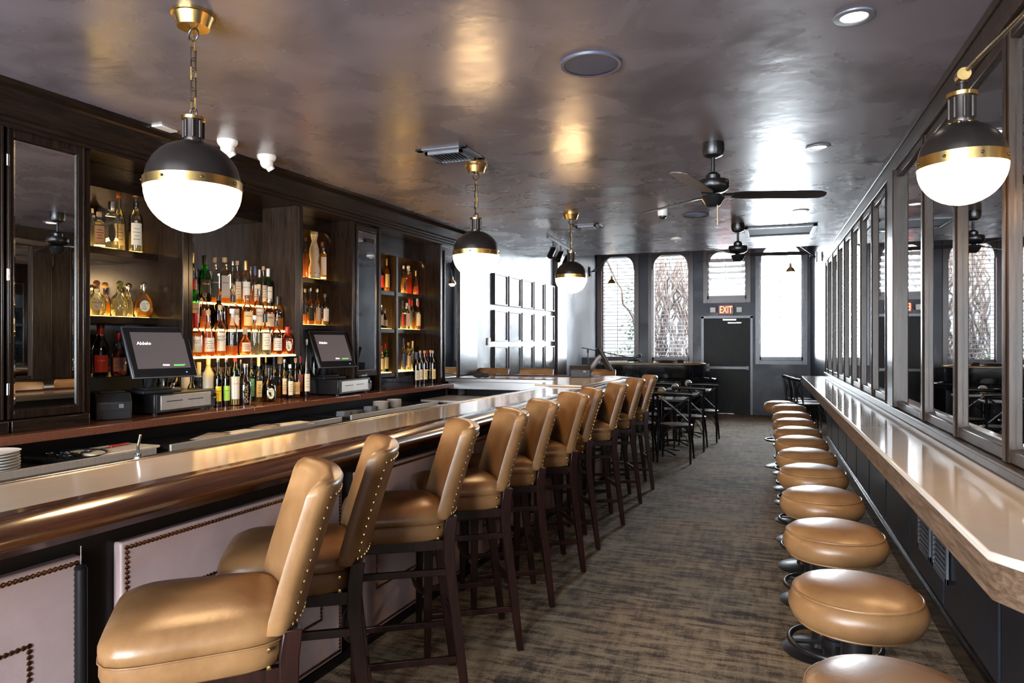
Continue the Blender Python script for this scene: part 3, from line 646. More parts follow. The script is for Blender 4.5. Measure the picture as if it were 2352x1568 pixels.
('G', -4.15, 6.399, 0.307, 0.03, 'std', 'green', 'none', 0.0, 'redcap', 'white', '', 'green gin bottle with red seal'),
('G', -4.15, 6.49, 0.259, 0.028, 'std', 'clear', 'pale', 0.7, 'silver', 'white', '', 'clear bottle with silver cap'),
('G', -4.15, 6.572, 0.234, 0.0283, 'sq', 'black', 'none', 0.0, 'black', 'pale', '', 'black square bottle with pale oval label'),
('G', -4.15, 6.762, 0.364, 0.0291, 'std', 'clear', 'pale', 0.7, 'navy', 'navy', '', 'clear bottle with tall blue cap'),
('G', -4.15, 6.866, 0.32, 0.0319, 'std', 'clear', 'pale', 0.7, 'orange', 'tan', '', 'clear bottle with copper cap and tan label'),
('G', -4.19, 7.028, 0.335, 0.0301, 'std', 'clear', 'pale', 0.7, 'gold', 'none', '', 'clear bottle with amber cap'),
('G', -4.2, 7.03, 0.335, 0.0305, 'std', 'clear', 'pale', 0.7, 'gold', 'none', '', 'clear bottle with gold cap'),
('G', -4.2, 7.03, 0.33, 0.0308, 'std', 'clear', 'pale', 0.7, 'gold', 'none', '', 'clear bottle with yellow cap'),
('K', -3.99, 6.768, 0.358, 0.0361, 'wine', 'dark', 'none', 0.0, 'navy', 'cream', '', 'dark wine bottle with blue foil and cream label'),
('K', -3.97, 6.82, 0.377, 0.0315, 'wine', 'dark', 'none', 0.0, 'cork', 'cream', '', 'dark wine bottle with pale foil and cream label'),
('K', -3.95, 6.883, 0.377, 0.0342, 'wine', 'dark', 'none', 0.0, 'cork', 'parch', '', 'dark wine bottle with cork and framed picture label'),
('K', -4.01, 7.048, 0.374, 0.0325, 'wine', 'dark', 'none', 0.0, 'wine', 'none', '', 'dark wine bottle with burgundy foil'),
('K', -3.95, 7.022, 0.38, 0.0348, 'wine', 'dark', 'none', 0.0, 'cork', 'cream', '', 'dark wine bottle with cork and narrow label'),
('K', -3.92, 7.02, 0.375, 0.0347, 'wine', 'dark', 'none', 0.0, 'cork', 'parch', '', 'dark wine bottle with picture label near the end'),
('K', -3.95, 7.146, 0.328, 0.0277, 'wine', 'dark', 'none', 0.0, 'dark', 'cream', '', 'short dark bottle with small cream label'),
('K', -4.09, 5.136, 0.472, 0.0285, 'wine', 'dark', 'none', 0.0, 'redcap', 'none', '', 'dark bottle standing behind the second till'),
]
# ---------------------------------------------------------------- bottles
TINT = {'clear':glassm('clear glass',(.93,.95,.93)),'green':glassm('green glass',(.03,.42,.09)),'dark':glassm('dark olive glass',(.05,.05,.02)),
        'black':plain('black glass',(.006,.006,.007),.08,spec=.6),'brown':glassm('brown glass',(.28,.06,.015)),'frost':plain('frosted glass',(.36,.38,.36),.45)}
LIQ = {'amber':liquid('amber liquor',(.97,.5,.13),.4),'gold':liquid('golden liquor',(.95,.62,.16)),'pale':liquid('clear liquor',(.96,.95,.86),.1),
       'red':liquid('ruby liquor',(.8,.2,.06),.4),'orange':liquid('orange liquor',(.95,.36,.1)),'wine':liquid('dark liquor',(.03,.008,.01))}
CAPC = {'gold':(.6,.42,.16,.3,1),'black':(.012,.012,.012,.35,0),'tan':(.5,.34,.18,.5,0),'silver':(.6,.6,.6,.25,1),'brown':(.12,.05,.025,.4,0),'navy':(.02,.035,.12,.35,0),
        'white':(.75,.74,.7,.4,0),'cork':(.5,.3,.15,.7,0),'red':(.5,.015,.012,.3,0),'redcap':(.35,.02,.02,.3,0),'dark':(.03,.02,.018,.35,0),'orange':(.6,.2,.06,.4,0),
        'wood':(.35,.17,.08,.5,0),'olive':(.2,.22,.06,.5,0),'clear':(.8,.8,.78,.15,0),'wine':(.2,.02,.03,.3,0),'ballsilver':(.7,.68,.65,.12,1),'ballclear':(.8,.78,.72,.1,0)}
CAPM = {k:plain(k+' stopper',v[:3],v[3],v[4]) for k,v in CAPC.items()}
LABC = {'white':(.72,.69,.6),'cream':(.66,.57,.42),'cream2':(.8,.74,.6),'dark':(.02,.03,.03),'grey':(.4,.37,.33),'rust':(.5,.13,.07),'pale':(.66,.6,.5),'parch':(.75,.55,.25),
        'peach':(.72,.42,.27),'oval':(.62,.6,.42),'tan':(.55,.42,.3),'parrot':(.65,.5,.12),'yellow':(.75,.62,.03),'lime':(.35,.65,.08),'straw':(.72,.68,.6),'teal':(.1,.4,.36),
        'navy':(.04,.06,.2),'pinkl':(.75,.5,.42),'horse':(.05,.045,.045),'ovalw':(.7,.72,.7),'redlab':(.5,.03,.02),'copper':(.65,.33,.25),'redlet':(.8,.7,.6),'ovald':(.05,.04,.03)}
LABM = {k:plain(k+' label',v,.6,var=.05) for k,v in LABC.items()}
INK = plain('black ink',(.02,.02,.02),.5); INKR = plain('red ink',(.5,.03,.03),.5); INKG = plain('gold ink',(.7,.5,.2),.35,.6); INKW = plain('white ink',(.8,.78,.7),.5)
SHAPE = {'std':[(.0,0),(.96,0),(1,.02),(1,.56),(.93,.63),(.5,.71),(.37,.77),(.35,.93)],
 'tall':[(.0,0),(.96,0),(1,.02),(1,.5),(.9,.58),(.52,.64),(.36,.70),(.34,.93)],
 'wine':[(.0,0),(.96,0),(1,.02),(1,.6),(.88,.67),(.42,.76),(.36,.82),(.36,.95)],
 'tri':[(.0,0),(.96,0),(1,.02),(1,.5),(.8,.64),(.4,.76),(.33,.82),(.33,.93)],
 'sq':[(.0,0),(.9,0),(.92,.02),(.92,.62),(.8,.68),(.42,.74),(.36,.78),(.36,.92)],
 'sqt':[(.0,0),(.9,0),(.95,.02),(.95,.68),(.85,.74),(.45,.75),(.45,.82),(.45,.85)],
 'squat':[(.0,0),(.9,0),(1,.04),(1,.5),(.92,.62),(.6,.72),(.36,.76),(.34,.88)],
 'maker':[(.0,0),(.95,0),(1,.02),(1,.48),(.85,.56),(.42,.64),(.36,.72),(.36,.93)],
 'cone':[(.0,0),(.95,0),(1,.02),(.97,.2),(.7,.5),(.36,.68),(.3,.78),(.28,.92)],
 'globe':[(.0,0),(.75,0),(.95,.08),(1,.22),(.95,.4),(.75,.54),(.4,.63),(.32,.68),(.32,.8)],
 'globe2':[(.0,0),(.85,0),(.97,.05),(1,.3),(.9,.48),(.6,.6),(.36,.7),(.3,.8),(.3,.92)],
 'club':[(.0,0),(.85,0),(.88,.03),(.98,.3),(1,.48),(.85,.6),(.5,.7),(.4,.78),(.38,.92)],
 'decant':[(.0,0),(.9,0),(1,.04),(.95,.4),(.6,.6),(.4,.7),(.55,.76),(.55,.84)]}
LABZ = {'std':(.12,.52),'tall':(.1,.46),'wine':(.14,.44),'tri':(.2,.48),'sq':(.12,.6),'sqt':(.12,.5),'squat':(.12,.48),'maker':(.1,.46),'cone':(.1,.4),'globe':(.14,.46),'globe2':(.1,.42),'club':(.08,.4),'decant':(.1,.4)}
SHN = {'T3':'on top lit tier','T2':'on middle lit tier','T1':'on bottom lit tier','A':'on upper left niche shelf','Bq':'on lower left niche shelf','C3':'on upper shelf above second till','D3':'on shelf behind second till',
       'E':'top shelf of far grid','Fq':'middle shelf of far grid','G':'bottom shelf of far grid','K':'on the back counter','KB':'on the riser beside first till'}
GRP = {'T3':'top lit tier bottles','T2':'middle lit tier bottles','T1':'bottom lit tier bottles','A':'upper left niche bottles','Bq':'lower left niche bottles','C3':'upper bottles above the second till','D3':'bottles behind the second till',
       'E':'top shelf bottles of the far grid','Fq':'middle shelf bottles of the far grid','G':'bottom shelf bottles of the far grid','K':'back counter bottles','KB':'riser bottles'}
def label_patch(r, z0, z1, arc, c, off=.0008, sq=False):
    m = MB()
    if sq: m.box(-r*.82,r*.82,r*.86,r*.86+.0012,z0,z1)
    else:
        m.lathe([(r+off,z0),(r+off,z1)],12,a0=PI/2-arc,a1=PI/2+arc)
    return m
def bottle(row):
    sh,p,q,h,r,shape,gl,lq,lvl,cap,lab,tx,desc = row
    z = {'T3':1.7905,'T2':1.5905,'T1':1.3955,'A':2.1005,'Bq':1.6655,'C3':2.0755,'D3':1.6555,'E':2.0405,'Fq':1.6405,'G':1.1705,'K':1.0205,'KB':1.272}[sh]
    prof = [(a*r,b_*h) for a,b_ in SHAPE[shape]]
    sq = 1.0 if shape in ('sq','sqt') else 0
    loc = B(p,q,z)
    ang = -PI/2 - BETA + math.radians(-32)          # labels turned towards the room
    seg = 24 if sh[0] in 'TKAB' else 14
    m = MB().lathe(prof, 24 if sq else seg, sq=sq)
    kind = 'wine_bottle' if shape=='wine' else 'liquor_bottle'
    o = m.build(kind, TINT[gl], None, loc, ang+PI*0, ang=60)
    nm_ = desc + ' ' + SHN[sh]
    tag(o, nm_, 'bottle', GRP[sh])
    if lq != 'none':
        top = lvl*SHAPE[shape][-3][1]*h*1.0 if lvl<.99 else .7*h
        pr = [(0,.008)]; last = None
        for (a,b_) in SHAPE[shape][1:]:
            zz = max(b_*h,.008); rr = max(a*r-.003,.002)
            if zz >= top:
                if last: 
                    t_ = (top-last[1])/max(zz-last[1],1e-6); pr.append((last[0]+(rr-last[0])*t_, top))
                break
            pr.append((rr,zz)); last = (rr,zz)
        pr.append((0,top))
        MB().lathe(pr, 16, sq=sq).build('liquid', LIQ[lq], o, ang=60)
    zt = SHAPE[shape][-1][1]*h; rn = SHAPE[shape][-1][0]*r
    if cap.startswith('ball') or cap in ('wood','cork','olive') and shape=='globe':
        MB().ball((0,0,h-.022), .021, 14).cyl((0,0,zt-.01),(0,0,h-.03),rn*.95,rn*.95,14).build('stopper', CAPM[cap], o)
    else:
        lo = zt - (.14*h if cap in ('gold','red','redcap','navy','wine','white','black') and shape!='maker' else .01)
        if shape == 'maker': lo = .66*h
        MB().lathe([(0,h),(rn*1.12,h),(rn*1.18,h-.004),(rn*1.18,zt),(rn*1.08,lo),(0,lo)][::-1], 14).build('cap', CAPM[cap], o)
    if lab != 'none':
        a,b_ = LABZ[shape]; z0,z1 = a*h,b_*h
        if lab in ('yellow','lime'): z1 = .42*h
        if lab == 'parrot': z0,z1 = .06*h,.3*h
        if lab in ('ovalw','oval','horse','ovald'):
            mm = MB(); n = 20; cz = (z0+z1)/2; R = r*.5; H_ = (z1-z0)/2
            mm.prism([(R*math.cos(2*PI*i/n), H_*math.sin(2*PI*i/n)) for i in range(n)], 0, .002, 'XY')
            for v in mm.bm.verts:
                x,y,zz = v.co; v.co = (x, math.sqrt(max(r*r-x*x,1e-6))*(1 if not sq else .95)+zz+ .0005, y+cz)
            L = mm.build('label', LABM[lab], o)
        elif sq: L = MB().box(-r*.7,r*.7,r*.83*1.0,r*.85,z0,z1).build('label', LABM[lab], o)
        else: L = label_patch(r*(1.0 if shape!='globe' else .98), z0, z1, .78 if lab not in ('straw',) else 2.8, None).build('label', LABM[lab], o)
        if lab == 'straw': label_patch(r, .02*h, .16*h, PI, None, .0006).build('sleeve', plain('tan straw',(.42,.26,.12),.8), o)
        # band of small print
        rr = r*(.86 if sq else 1.0)+.001
        if not tx and sh in ('T1','T2','T3','K','A','KB','Bq') and lab not in ('dark','horse','ovald'):
            pm = MB()
            for k in range(4):
                zz = z0+(z1-z0)*(.25+.16*k); wd = (.45,.3,.5,.36)[k]
                if sq: pm.box(-r*wd,r*wd,rr-.0002,rr+.0003,zz,zz+.0035)
                else: pm.lathe([(r+.0014,zz),(r+.0014,zz+.003)],6,a0=PI/2-wd,a1=PI/2+wd)
            pm.build('small_print', INKR if lab in ('redlet',) else INK, L)
        if tx:
            n = max(len(s_) for s_ in tx.split('\n')); wd = r*1.45
            size = min((z1-z0)*.42, wd/(n*.62))
            ink = {'dark':INKG,'redlab':INKG,'copper':INKW,'yellow':INK,'lime':INK,'straw':INKR}.get(lab, INK)
            if lab == 'straw': size = wd/(n*.62)
            Mx = Matrix.Translation((0, rr+.0006, z0+(z1-z0)*.68)) @ Matrix.Rotation(PI,4,'Z') @ Matrix.Rotation(PI/2,4,'X')
            text(tx, size, ink, L, Mx, bend=None if sq or 'oval' in lab else r)
    elif tx:
        Mx = Matrix.Translation((0, r*.985+.001, .27*h)) @ Matrix.Rotation(PI,4,'Z') @ Matrix.Rotation(PI/2,4,'X') @ Matrix.Rotation(PI/2,4,'Z')
        text(tx, .036, INKG, o, Mx)
    if tx == 'Tia Maria':
        pass
    return o
for row in BOTTLES: bottle(row)
# tall ceramic decanter
o = MB().lathe([(0,0),(.05,0),(.053,.01),(.05,.09),(.036,.15),(.045,.21),(.042,.27),(.022,.34),(.028,.37),(.034,.40),(.0,.401)],28).build('ceramic_decanter', M['ceramic'], None, B(-4.13,5.185,2.0755), -PI/2-BETA-.5)
tag(o, 'tall white ceramic decanter with dark painted motifs and domed stopper', 'bottle')
MB().lathe([(.035,.401),(.034,.418),(.024,.437),(0,.443)],24).lathe([(0,.401),(.035,.401)],24).build('stopper', M['ceramic'], o)
dm = MB()
for a in (-.7,.2,1.1): dm.ball((.049*math.sin(a),.049*math.cos(a),.045),.008,8,(1,.4,1)); 
for k in range(14):
    a = k/14*2*PI; dm.ball((.012*math.cos(a)-.004,.046,.24+.03*math.sin(a)),.0022,6)
dm.build('painted_motif', plain('indigo paint',(.03,.04,.1),.4), o)
# black riser beside the first till
tag(MB().box(-4.4,-4.16,2.84,3.45,1.021,1.27).build('black_riser', M['black_plastic'], None, (0,0,0), BZ, bevel=.006), 'black plastic box riser holding liqueur bottles beside the first till', 'box')
# ---------------------------------------------------------------- tills
def till(q, lab, p=-3.92, z0=1.02, logo=True):
    """touch screen terminal, local frame: screen faces +X."""
    t = thing('touch_screen_till', lab, 'till', B(p,q,z0), BZ-.2)
    MB().box(-.12,.13,-.13,.13,.145,.165).box(-.09,.09,-.09,.09,.165,.18).build('stand_base', M['black_plastic'], t, bevel=.006)
    MB().cyl((-.03,0,.18),(.07,0,.38),.03,.03).build('stand_neck', M['black_plastic'], t)
    R = Euler((0,math.radians(-24),0)).to_matrix().to_4x4(); Tm = Matrix.Translation((.1,0,.41)) @ R @ Matrix.Diagonal((1,1.13,1.13,1))
    MB().box(-.025,.012,-.19,.19,-.155,.155).move(Tm).build('screen_housing', M['black_plastic'], t, bevel=.012, seg=3)
    MB().box(-.004,.006,-.1915,.1915,-.1565,.1565).move(Tm).build('edge_trim', M['grey_metal'], t, bevel=.003)
    MB().box(.0105,.0135,-.184,.184,-.149,.149).move(Tm).build('bezel', plain('glossy bezel',(.01,.01,.012),.05), t, bevel=.008)
    s = MB().box(.0136,.0145,-.155,.155,-.105,.12).move(Tm).build('display', emit('dim display',(.05,.042,.045),.6), t)
    X = Tm @ Matrix.Translation((.0152,.0,0)) @ Matrix.Rotation(PI/2,4,'Z') @ Matrix.Rotation(PI/2,4,'X')
    g = emit('white screen text',(1,1,1),1.2)
    text('Aldelo', .026, g, s, X @ Matrix.Translation((-.09,.05,0)), sx=1.2)
    text('Aldelo', .016, g, s, X @ Matrix.Translation((.01,-.085,0)))
    MB().box(.055,.125,-.086,-.0835,0,.0005).box(.055,.118,-.092,-.0895,0,.0005).move(X).build('status_lines', emit('green screen lines',(.1,.6,.1),1), s)
    MB().box(.0136,.0148,.12,.126,-.135,-.129).move(Tm).build('power_light', emit('blue led',(.05,.15,1),4), t)
    return t
def drawer(q, lab, p=-3.99):
    t = thing('cash_drawer', lab, 'cash drawer', B(p,q,1.02), BZ+.08)
    MB().box(-.38,.0,-.27,.27,.012,.142).build('housing', M['black_metal'], t, bevel=.006)
    MB().box(0,.012,-.265,.265,.014,.138).build('drawer_surround', M['black_plastic'], t, bevel=.004)
    f = MB().box(.012,.02,-.235,.215,.03,.125).build('drawer', M['satin'], t, bevel=.002)
    MB().box(.0195,.0205,-.19,-.05,.082,.088).box(.0195,.0205,0.0,.14,.082,.088).build('slot', M['black_plastic'], f)
    MB().cyl((.012,.245,.1),(.03,.245,.1),.012).build('lock', M['chrome'], t)
    MB().ring((.034,.245,.08),.016,.002,12,6).box(.03,.033,.24,.25,.03,.08).build('key', M['chrome'], t)
    for y in (-.24,.24): MB().cyl((-.03,y,0),(-.03,y,.012),.015).build('foot', M['black_plastic'], t)
drawer(3.54,'black cash drawer with steel front under the first till', -3.9)
till(3.32,'tilted touch screen till left of the lit bottle display', -3.96)
drawer(5.34,'black cash drawer with steel front under the second till', -3.8)
till(5.16,'tilted touch screen till right of the lit bottle display', -3.99)
def printer(loc, rz, lab, s=1.0):
    t = thing('receipt_printer', lab, 'printer', loc, rz)
    MB().prism([(-.1,.0),(.1,.0),(.1,.09),(.055,.135),(-.1,.14)],-.075*s,.075*s,'XZ').build('body', M['black_plastic'], t, bevel=.006)
    MB().box(-.04,.05,-.05,.05,.137,.142).build('paper_slot', M['black_metal'], t)
    MB().box(.1,.102,.02,.04,.06,.08).build('indicator_panel', M['grey_metal'], t)
    MB().box(-.1,.102,-.076*s,.076*s,.048,.0495).build('lid_seam', M['black_metal'], t)
    return t
t = printer(B(-4.0,3.06,1.02), BZ-.55, 'dark grey receipt printer on the back counter beside the first till'); t.scale = (1.3,1.3,1.2)
t = printer(B(-2.33,7.56,1.099), BZ-1.2, 'dark grey receipt printer on the far corner of the bar'); t.scale = (1.1,1.5,.95)
t = thing('touch_screen_till', 'touch screen till seen edge-on at the far corner of the bar', 'till', B(-2.15,7.74,1.0995), PSI)
R = Matrix.Translation((.05,.0,.2)) @ Euler((0,math.radians(-28),0)).to_matrix().to_4x4()
MB().box(-.018,.018,-.17,.17,-.145,.145).move(R).build('screen_housing', M['black_plastic'], t, bevel=.01)
MB().tube([(-.14,0,.02),(-.02,0,.2),(.03,0,.24)],.028,8).build('stand_neck', M['grey_metal'], t)
MB().box(-.22,.0,-.1,.1,.0,.02).build('stand_base', M['grey_metal'], t, bevel=.006)
# small things round the tills
for k,(p,q,r_,h_,lab) in enumerate(((-4.02,3.33,.035,.1,'clear drinking glass behind the printer beside the first till'),(-4.0,3.42,.033,.1,'clear drinking glass under the first till screen'))):
    o = MB().lathe([(0,.004),(r_*.8,.004),(r_*.85,0),(r_,h_),(r_-.002,h_),(r_*.8,.01),(0,.01)],20).build('drinking_glass', TINT['clear'], None, B(-4.02,3.17+k*.075,1.1635) if k > 5 else B(-4.12,3.42,1.1635) if k else B(-4.0,3.44,1.1635), 0)
    tag(o, lab, 'glass', 'glasses by the first till')
o = MB().lathe([(0,0),(.034,0),(.034,.1),(0,.1)],20).build('receipt_roll', M['paper'], None, B(-4.14,3.76,1.1635)); tag(o,'white paper till roll standing on the first cash drawer','paper roll')
o = MB().lathe([(0,0),(.02,0),(.045,.02),(.05,.07),(.046,.07),(.04,.02),(0,.01)],20).build('foil_bowl', M['chrome'], None, B(-3.93,5.2+.25,1.1635)); tag(o,'crumpled silver bowl on the second cash drawer','bowl')
tag(MB().box(-.06,.06,-.1,.1,0,.03).build('card_reader', M['black_plastic'], None, B(-3.9,5.56,1.1635), BZ+.2, bevel=.01),'black card reader on the second cash drawer beneath the screen','card reader')
tag(MB().box(-.05,.05,-.05,.05,0,.22).build('menu_box', M['black_plastic'], None, B(-4.25,5.0,1.021), BZ, bevel=.004),'small black upright box behind the second cash drawer','box')
tag(MB().box(-.1,.1,-.17,.17,0,.012).box(-.1,.1,-.17,.17,.012,.016).build('folded_towel', M['black_plastic'], None, B(-2.5,7.62,1.0805), BZ, bevel=.004) ,'low black tray on the far return of the bar','tray') if False else None
o = MB().ball((0,0,.035),.05,12,(1.6,.9,.7)).ball((.08,.02,.03),.035,10,(1.4,.9,.8)).build('black_cloth', plain('black cloth',(.01,.01,.012),.9), None, B(-3.45,7.25,1.081), BZ); tag(o,'crumpled black cloth on the far left end of the bar return','cloth')
for k in range(6):
    pass
# plates
plate = MB().lathe([(0,.004),(.06,.004),(.07,.006),(.115,.018),(.116,.02),(.07,.01),(0,.008)],32)
pl = plate.build('plate', M['ceramic'])
def stack(p, q, z, n, grp, lab, step=.011, s=1.0, proto=pl, cat='plate'):
    for i in range(n):
        o = proto.copy(); col.objects.link(o); o.location = B(p+random.uniform(-.003,.003),q+random.uniform(-.003,.003),z+i*step); o.scale = (s,s,s)
        pos = 'topmost' if i==n-1 else 'bottom' if i==0 else names[i]+' from bottom'
        tag(o, lab%pos, cat, grp)
stack(-3.59,2.12,.87,7,'plates stacked at the near end','white plate, %s of the stack at near end of cooler',.014)
stack(-3.59,5.45,.87,10,'near small plate stack','small cream plate, %s of nearer stack under back counter',.0075,.6)
stack(-3.59,5.68,.87,10,'far small plate stack','small cream plate, %s of farther stack under back counter',.0075,.6)
bpy.data.objects.remove(pl)
# slate coasters / folded cloth bundles
cs = MB().box(-.04,.04,-.045,.045,0,.006).build('coaster', M['grey_metal'], bevel=.001)
for j,(p,q,n,nm2) in enumerate(((-3.6,4.9,5,'first'),(-3.62,5.03,4,'second'),(-3.66,5.17,3,'third'),(-3.6,5.3,6,'fourth'))):
    stack(p,q,.869,n,'coasters stack '+nm2,'thin grey card tray, %s of the '+nm2+' small stack',.0085,1,cs,'card tray')
bpy.data.objects.remove(cs)
o = MB().lathe([(0,.003),(.17,.003),(.19,.02),(.193,.022),(.17,.006),(0,.006)],40).build('round_tray', M['black_plastic'], None, B(-3.68,2.55,.87)); tag(o,'round black serving tray beside the plate stack','tray')
DP = sorted([(.1*math.sin(k*.7)*(k%3)/2+.02*k/9, .1*math.cos(k*.7)*(k%3)/2) for k in range(9)])
ORD = names
for k,(dq,dp) in enumerate(DP):
    o = MB().lathe([(0,0),(.022,0),(.026,.02),(.024,.02),(.02,.004),(0,.004)],14).build('small_dish', M['black_metal'], None, B(-3.68+dp,2.55+dq,.874)); tag(o,'small shiny black dish on the round tray, %s from the plates' % ORD[k],'dish','dishes on the round tray')
cbd = tag(MB().box(-.14,.14,-.2,.2,0,.015).build('cutting_board', plain('cream board',(.6,.55,.45),.5), None, B(-3.66,2.86-.05,.8705), BZ+.05, bevel=.004),'cream plastic cutting board behind the bar','cutting board')
t = thing('kitchen_knife','kitchen knife with red handle lying on the cutting board','knife',B(-3.7,2.82,.888),BZ+.1)
MB().box(-.012,.012,.0,.13,-.002,.012).build('handle', plain('red handle',(.3,.02,.015),.4), t, bevel=.005)
MB().prism([(-.002,0),(.02,0),(.0,-.2),(-.004,-.18)],0,.002).build('blade', M['steel'], t)
for k,(p,q,ang_) in enumerate(((-3.62,3.5,.3),(-3.6,3.75,-.2),(-3.64,4.0,.15),(-3.6,4.25,-.35))):
    s = MB()
    for j in range(3): s.box(-.08+j*.004,.1-j*.01,-.14,.14,j*.004,j*.004+.0015, rot=Euler((0,0,j*.07)))
    o = s.build('menu_sheets', M['paper'] if k%2 else plain('kraft paper',(.35,.27,.2),.8), None, B(p,q,.869), ang_)
    tag(o, names[k].capitalize()+' loose sheaf of paper menus from the near end of the middle cooler', 'papers', 'menus behind the bar')
t = thing('pour_spout_bottle','steel pour spout bottle standing just behind the bar edge','bottle',B(-2.29,1.86,.78))
MB().lathe([(0,0),(.035,0),(.035,.18),(.014,.24),(.014,.27)],18).build('glass', TINT['clear'], t)
MB().cyl((0,0,.262),(0,0,.3),.013).tube([(0,0,.3),(0,0,.33),(.004,0,.345),(.012,.0,.375)],.005,8).ring((0,0,.27),.014,.004,16,6).ring((0,0,.285),.013,.003,16,6).build('pour_spout', M['chrome'], t)
t = thing('water_bottle','clear bottle with blue cap just behind the bar edge','bottle',B(-2.26,2.09,.83))
MB().lathe([(0,0),(.03,0),(.03,.14),(.016,.19),(.016,.2)],18).build('bottle_body', TINT['clear'], t); MB().cyl((0,0,.2),(0,0,.222),.017).build('cap', CAPM['navy'], t)
t = thing('cooler_handle','thin upright steel tap pull behind the bar','tap handle',B(-2.28,2.38,.8)); MB().cyl((0,0,0),(0,0,.27),.006).build('rod', M['chrome'], t)
# ---------------------------------------------------------------- bar stools
def make_stool():
    t = thing('bar_stool', '', 'bar stool')
    def ring_(w, d, z, cy=0, n=48, e=5.5):
        pts = []
        for i in range(n):
            a = 2*PI*i/n; c, s = math.cos(a), math.sin(a)
            k = (abs(c)**e+abs(s)**e)**(-1/e)
            y = s*k*d; x = c*k*w*(1-.07*(y/d if y<0 else 0)*-1*-1 if False else 1)
            x *= 1 + .05*(y/d)
            pts.append((x, cy+y, z))
        return pts
    seat = thing  # silence
    s = MB().loft([ring_(.20,.19,.69),ring_(.215,.205,.70),ring_(.222,.213,.73),ring_(.221,.212,.757),ring_(.212,.204,.758)])
    s.build('seat_band', M['leather'], t, ang=50)
    crown = MB().loft([ring_(.212,.204,.7575),ring_(.221,.213,.762),ring_(.223,.215,.785),ring_(.214,.206,.808),ring_(.18,.172,.825),ring_(.12,.115,.834),ring_(.04,.04,.838)])
    crown.build('seat', M['leather'], t, ang=80)
    MB().tube(ring_(.222,.2135,.7585), .0028, 6, closed=True).build('piping', M['leather'], t)
    # curved back
    rings = []; nz = [(.775,.55,.9),(.785,.9,.99),(.82,1,1),(.9,1,1),(1.0,1,1),(1.07,1,1),(1.115,1.05,1),(1.135,.95,.985),(1.146,.6,.95)]
    N = 13
    def plan(u, z):
        x = .222*u*(1+.03*(z-.8)); y = -.235+.055*abs(u)**2.2-.11*((z-.78)/.37)**1.15
        return x, y
    for z, th, wd in nz:
        z = min(z,1.146); fr = []; re = []
        zz = z
        for i in range(N):
            u = -1+2*i/(N-1); x, y = plan(u*wd, max(z,.78))
            bulge = 1 if abs(u) < .9 else .75
            fr.append((x, y+.034*th*bulge, zz)); re.append((x, y-.028*th*bulge, zz))
        e1 = (plan(wd*1.03,max(z,.78))[0], plan(wd,max(z,.78))[1], zz); e0 = (-e1[0], e1[1], zz)
        rings.append(fr+[e1]+re[::-1]+[e0])
    bk = MB().loft(rings).build('backrest', M['leather'], t, ang=70)
    nb = MB()
    def nail(x, y, z): bmesh.ops.create_icosphere(nb.bm, subdivisions=1, radius=.0062, matrix=Matrix.Translation((x,y,z)) @ Matrix.Diagonal((1,.7,1,1)))
    for sg in (-1,1):
        for k in range(13):
            z = .80+k*.0255; x, y = plan(sg*.9, z); nail(x, y-.026, z)
    for k in range(1,14):
        u = -.9+1.8*k/14; x, y = plan(u, 1.108); nail(x, y-.03, 1.108)
        x, y = plan(u,.79); nail(x, y-.028, .797)
    nb.build('nailhead_trim', M['nail'] if False else M['brass'], bk)
    sn = MB()
    for sg in (-1,1):
        for z in (.705,.748): bmesh.ops.create_icosphere(sn.bm, subdivisions=1, radius=.007, matrix=Matrix.Translation((sg*.213,-.165,z)) @ Matrix.Diagonal((.6,1,1,1)))
    sn.build('stud', M['brass'], t)
    def sqleg(pts, rs):
        R = []
        for (x,y,z), r in zip(pts, rs): R.append([(x-r,y-r,z),(x+r,y-r,z),(x+r,y+r,z),(x-r,y+r,z)])
        return MB().loft(R)
    for sx in (-1,1):
        sqleg([(sx*.185,.165,0),(sx*.18,.16,.4),(sx*.178,.158,.692)],[.0145,.019,.022]).build('leg', M['leg'], t, bevel=.003)
        sqleg([(sx*.197,-.285,0),(sx*.193,-.262,.2),(sx*.19,-.235,.42),(sx*.188,-.212,.62),(sx*.19,-.213,.72),(sx*.192,-.222,.79)],[.0155,.018,.0205,.0225,.024,.023]).build('leg', M['leg'], t, bevel=.003)
    for sx in (-1,1):
        for z in (.20,.56): MB().box(sx*.185-.008,sx*.185+.008,-.245 if z<.3 else -.21,.16,z-.014,z+.014).build('stretcher', M['leg'], t, bevel=.003)
    arc = [(.18*math.sin(a), .16+.05*math.cos(a*1.0)-.0, .31) for a in [(-1+2*k/12)*PI/2 for k in range(13)]]
    MB().tube(arc, .012, 8, flat=(.8,1.2)).build('footrest', M['leg'], t)
    MB().tube([(p[0],p[1]-.01,.56) for p in arc], .011, 8).build('stretcher', M['leg'], t)
    MB().box(-.19,.19,-.262,-.245,.29,.318).build('stretcher', M['leg'], t, bevel=.003)
    MB().box(-.18,.18,-.215,-.19,.64,.70).box(-.18,.18,.14,.165,.64,.692).box(-.19,-.165,-.2,.15,.65,.692).box(.165,.19,-.2,.15,.65,.692).build('seat_frame', M['leg'], t, bevel=.002)
    return t
st = make_stool()
feet = [(-1.40,1.445,41,'c'),(-1.53,1.99,33,'c'),(-1.495,2.63,33,'c'),(-1.12,3.2,34,'f'),(-1.13,3.78,34,'f'),(-1.11,4.42,35,'f'),(-1.13,4.93,28,'f'),(-1.09,5.66,26,'f'),(-1.085,6.48,25,'f'),(-1.07,7.14,20,'f')]
sl = ['nearest the camera of ten at','second along','third along','fourth along','fifth along','sixth along','seventh along','eighth along','ninth along','tenth and farthest of those at']
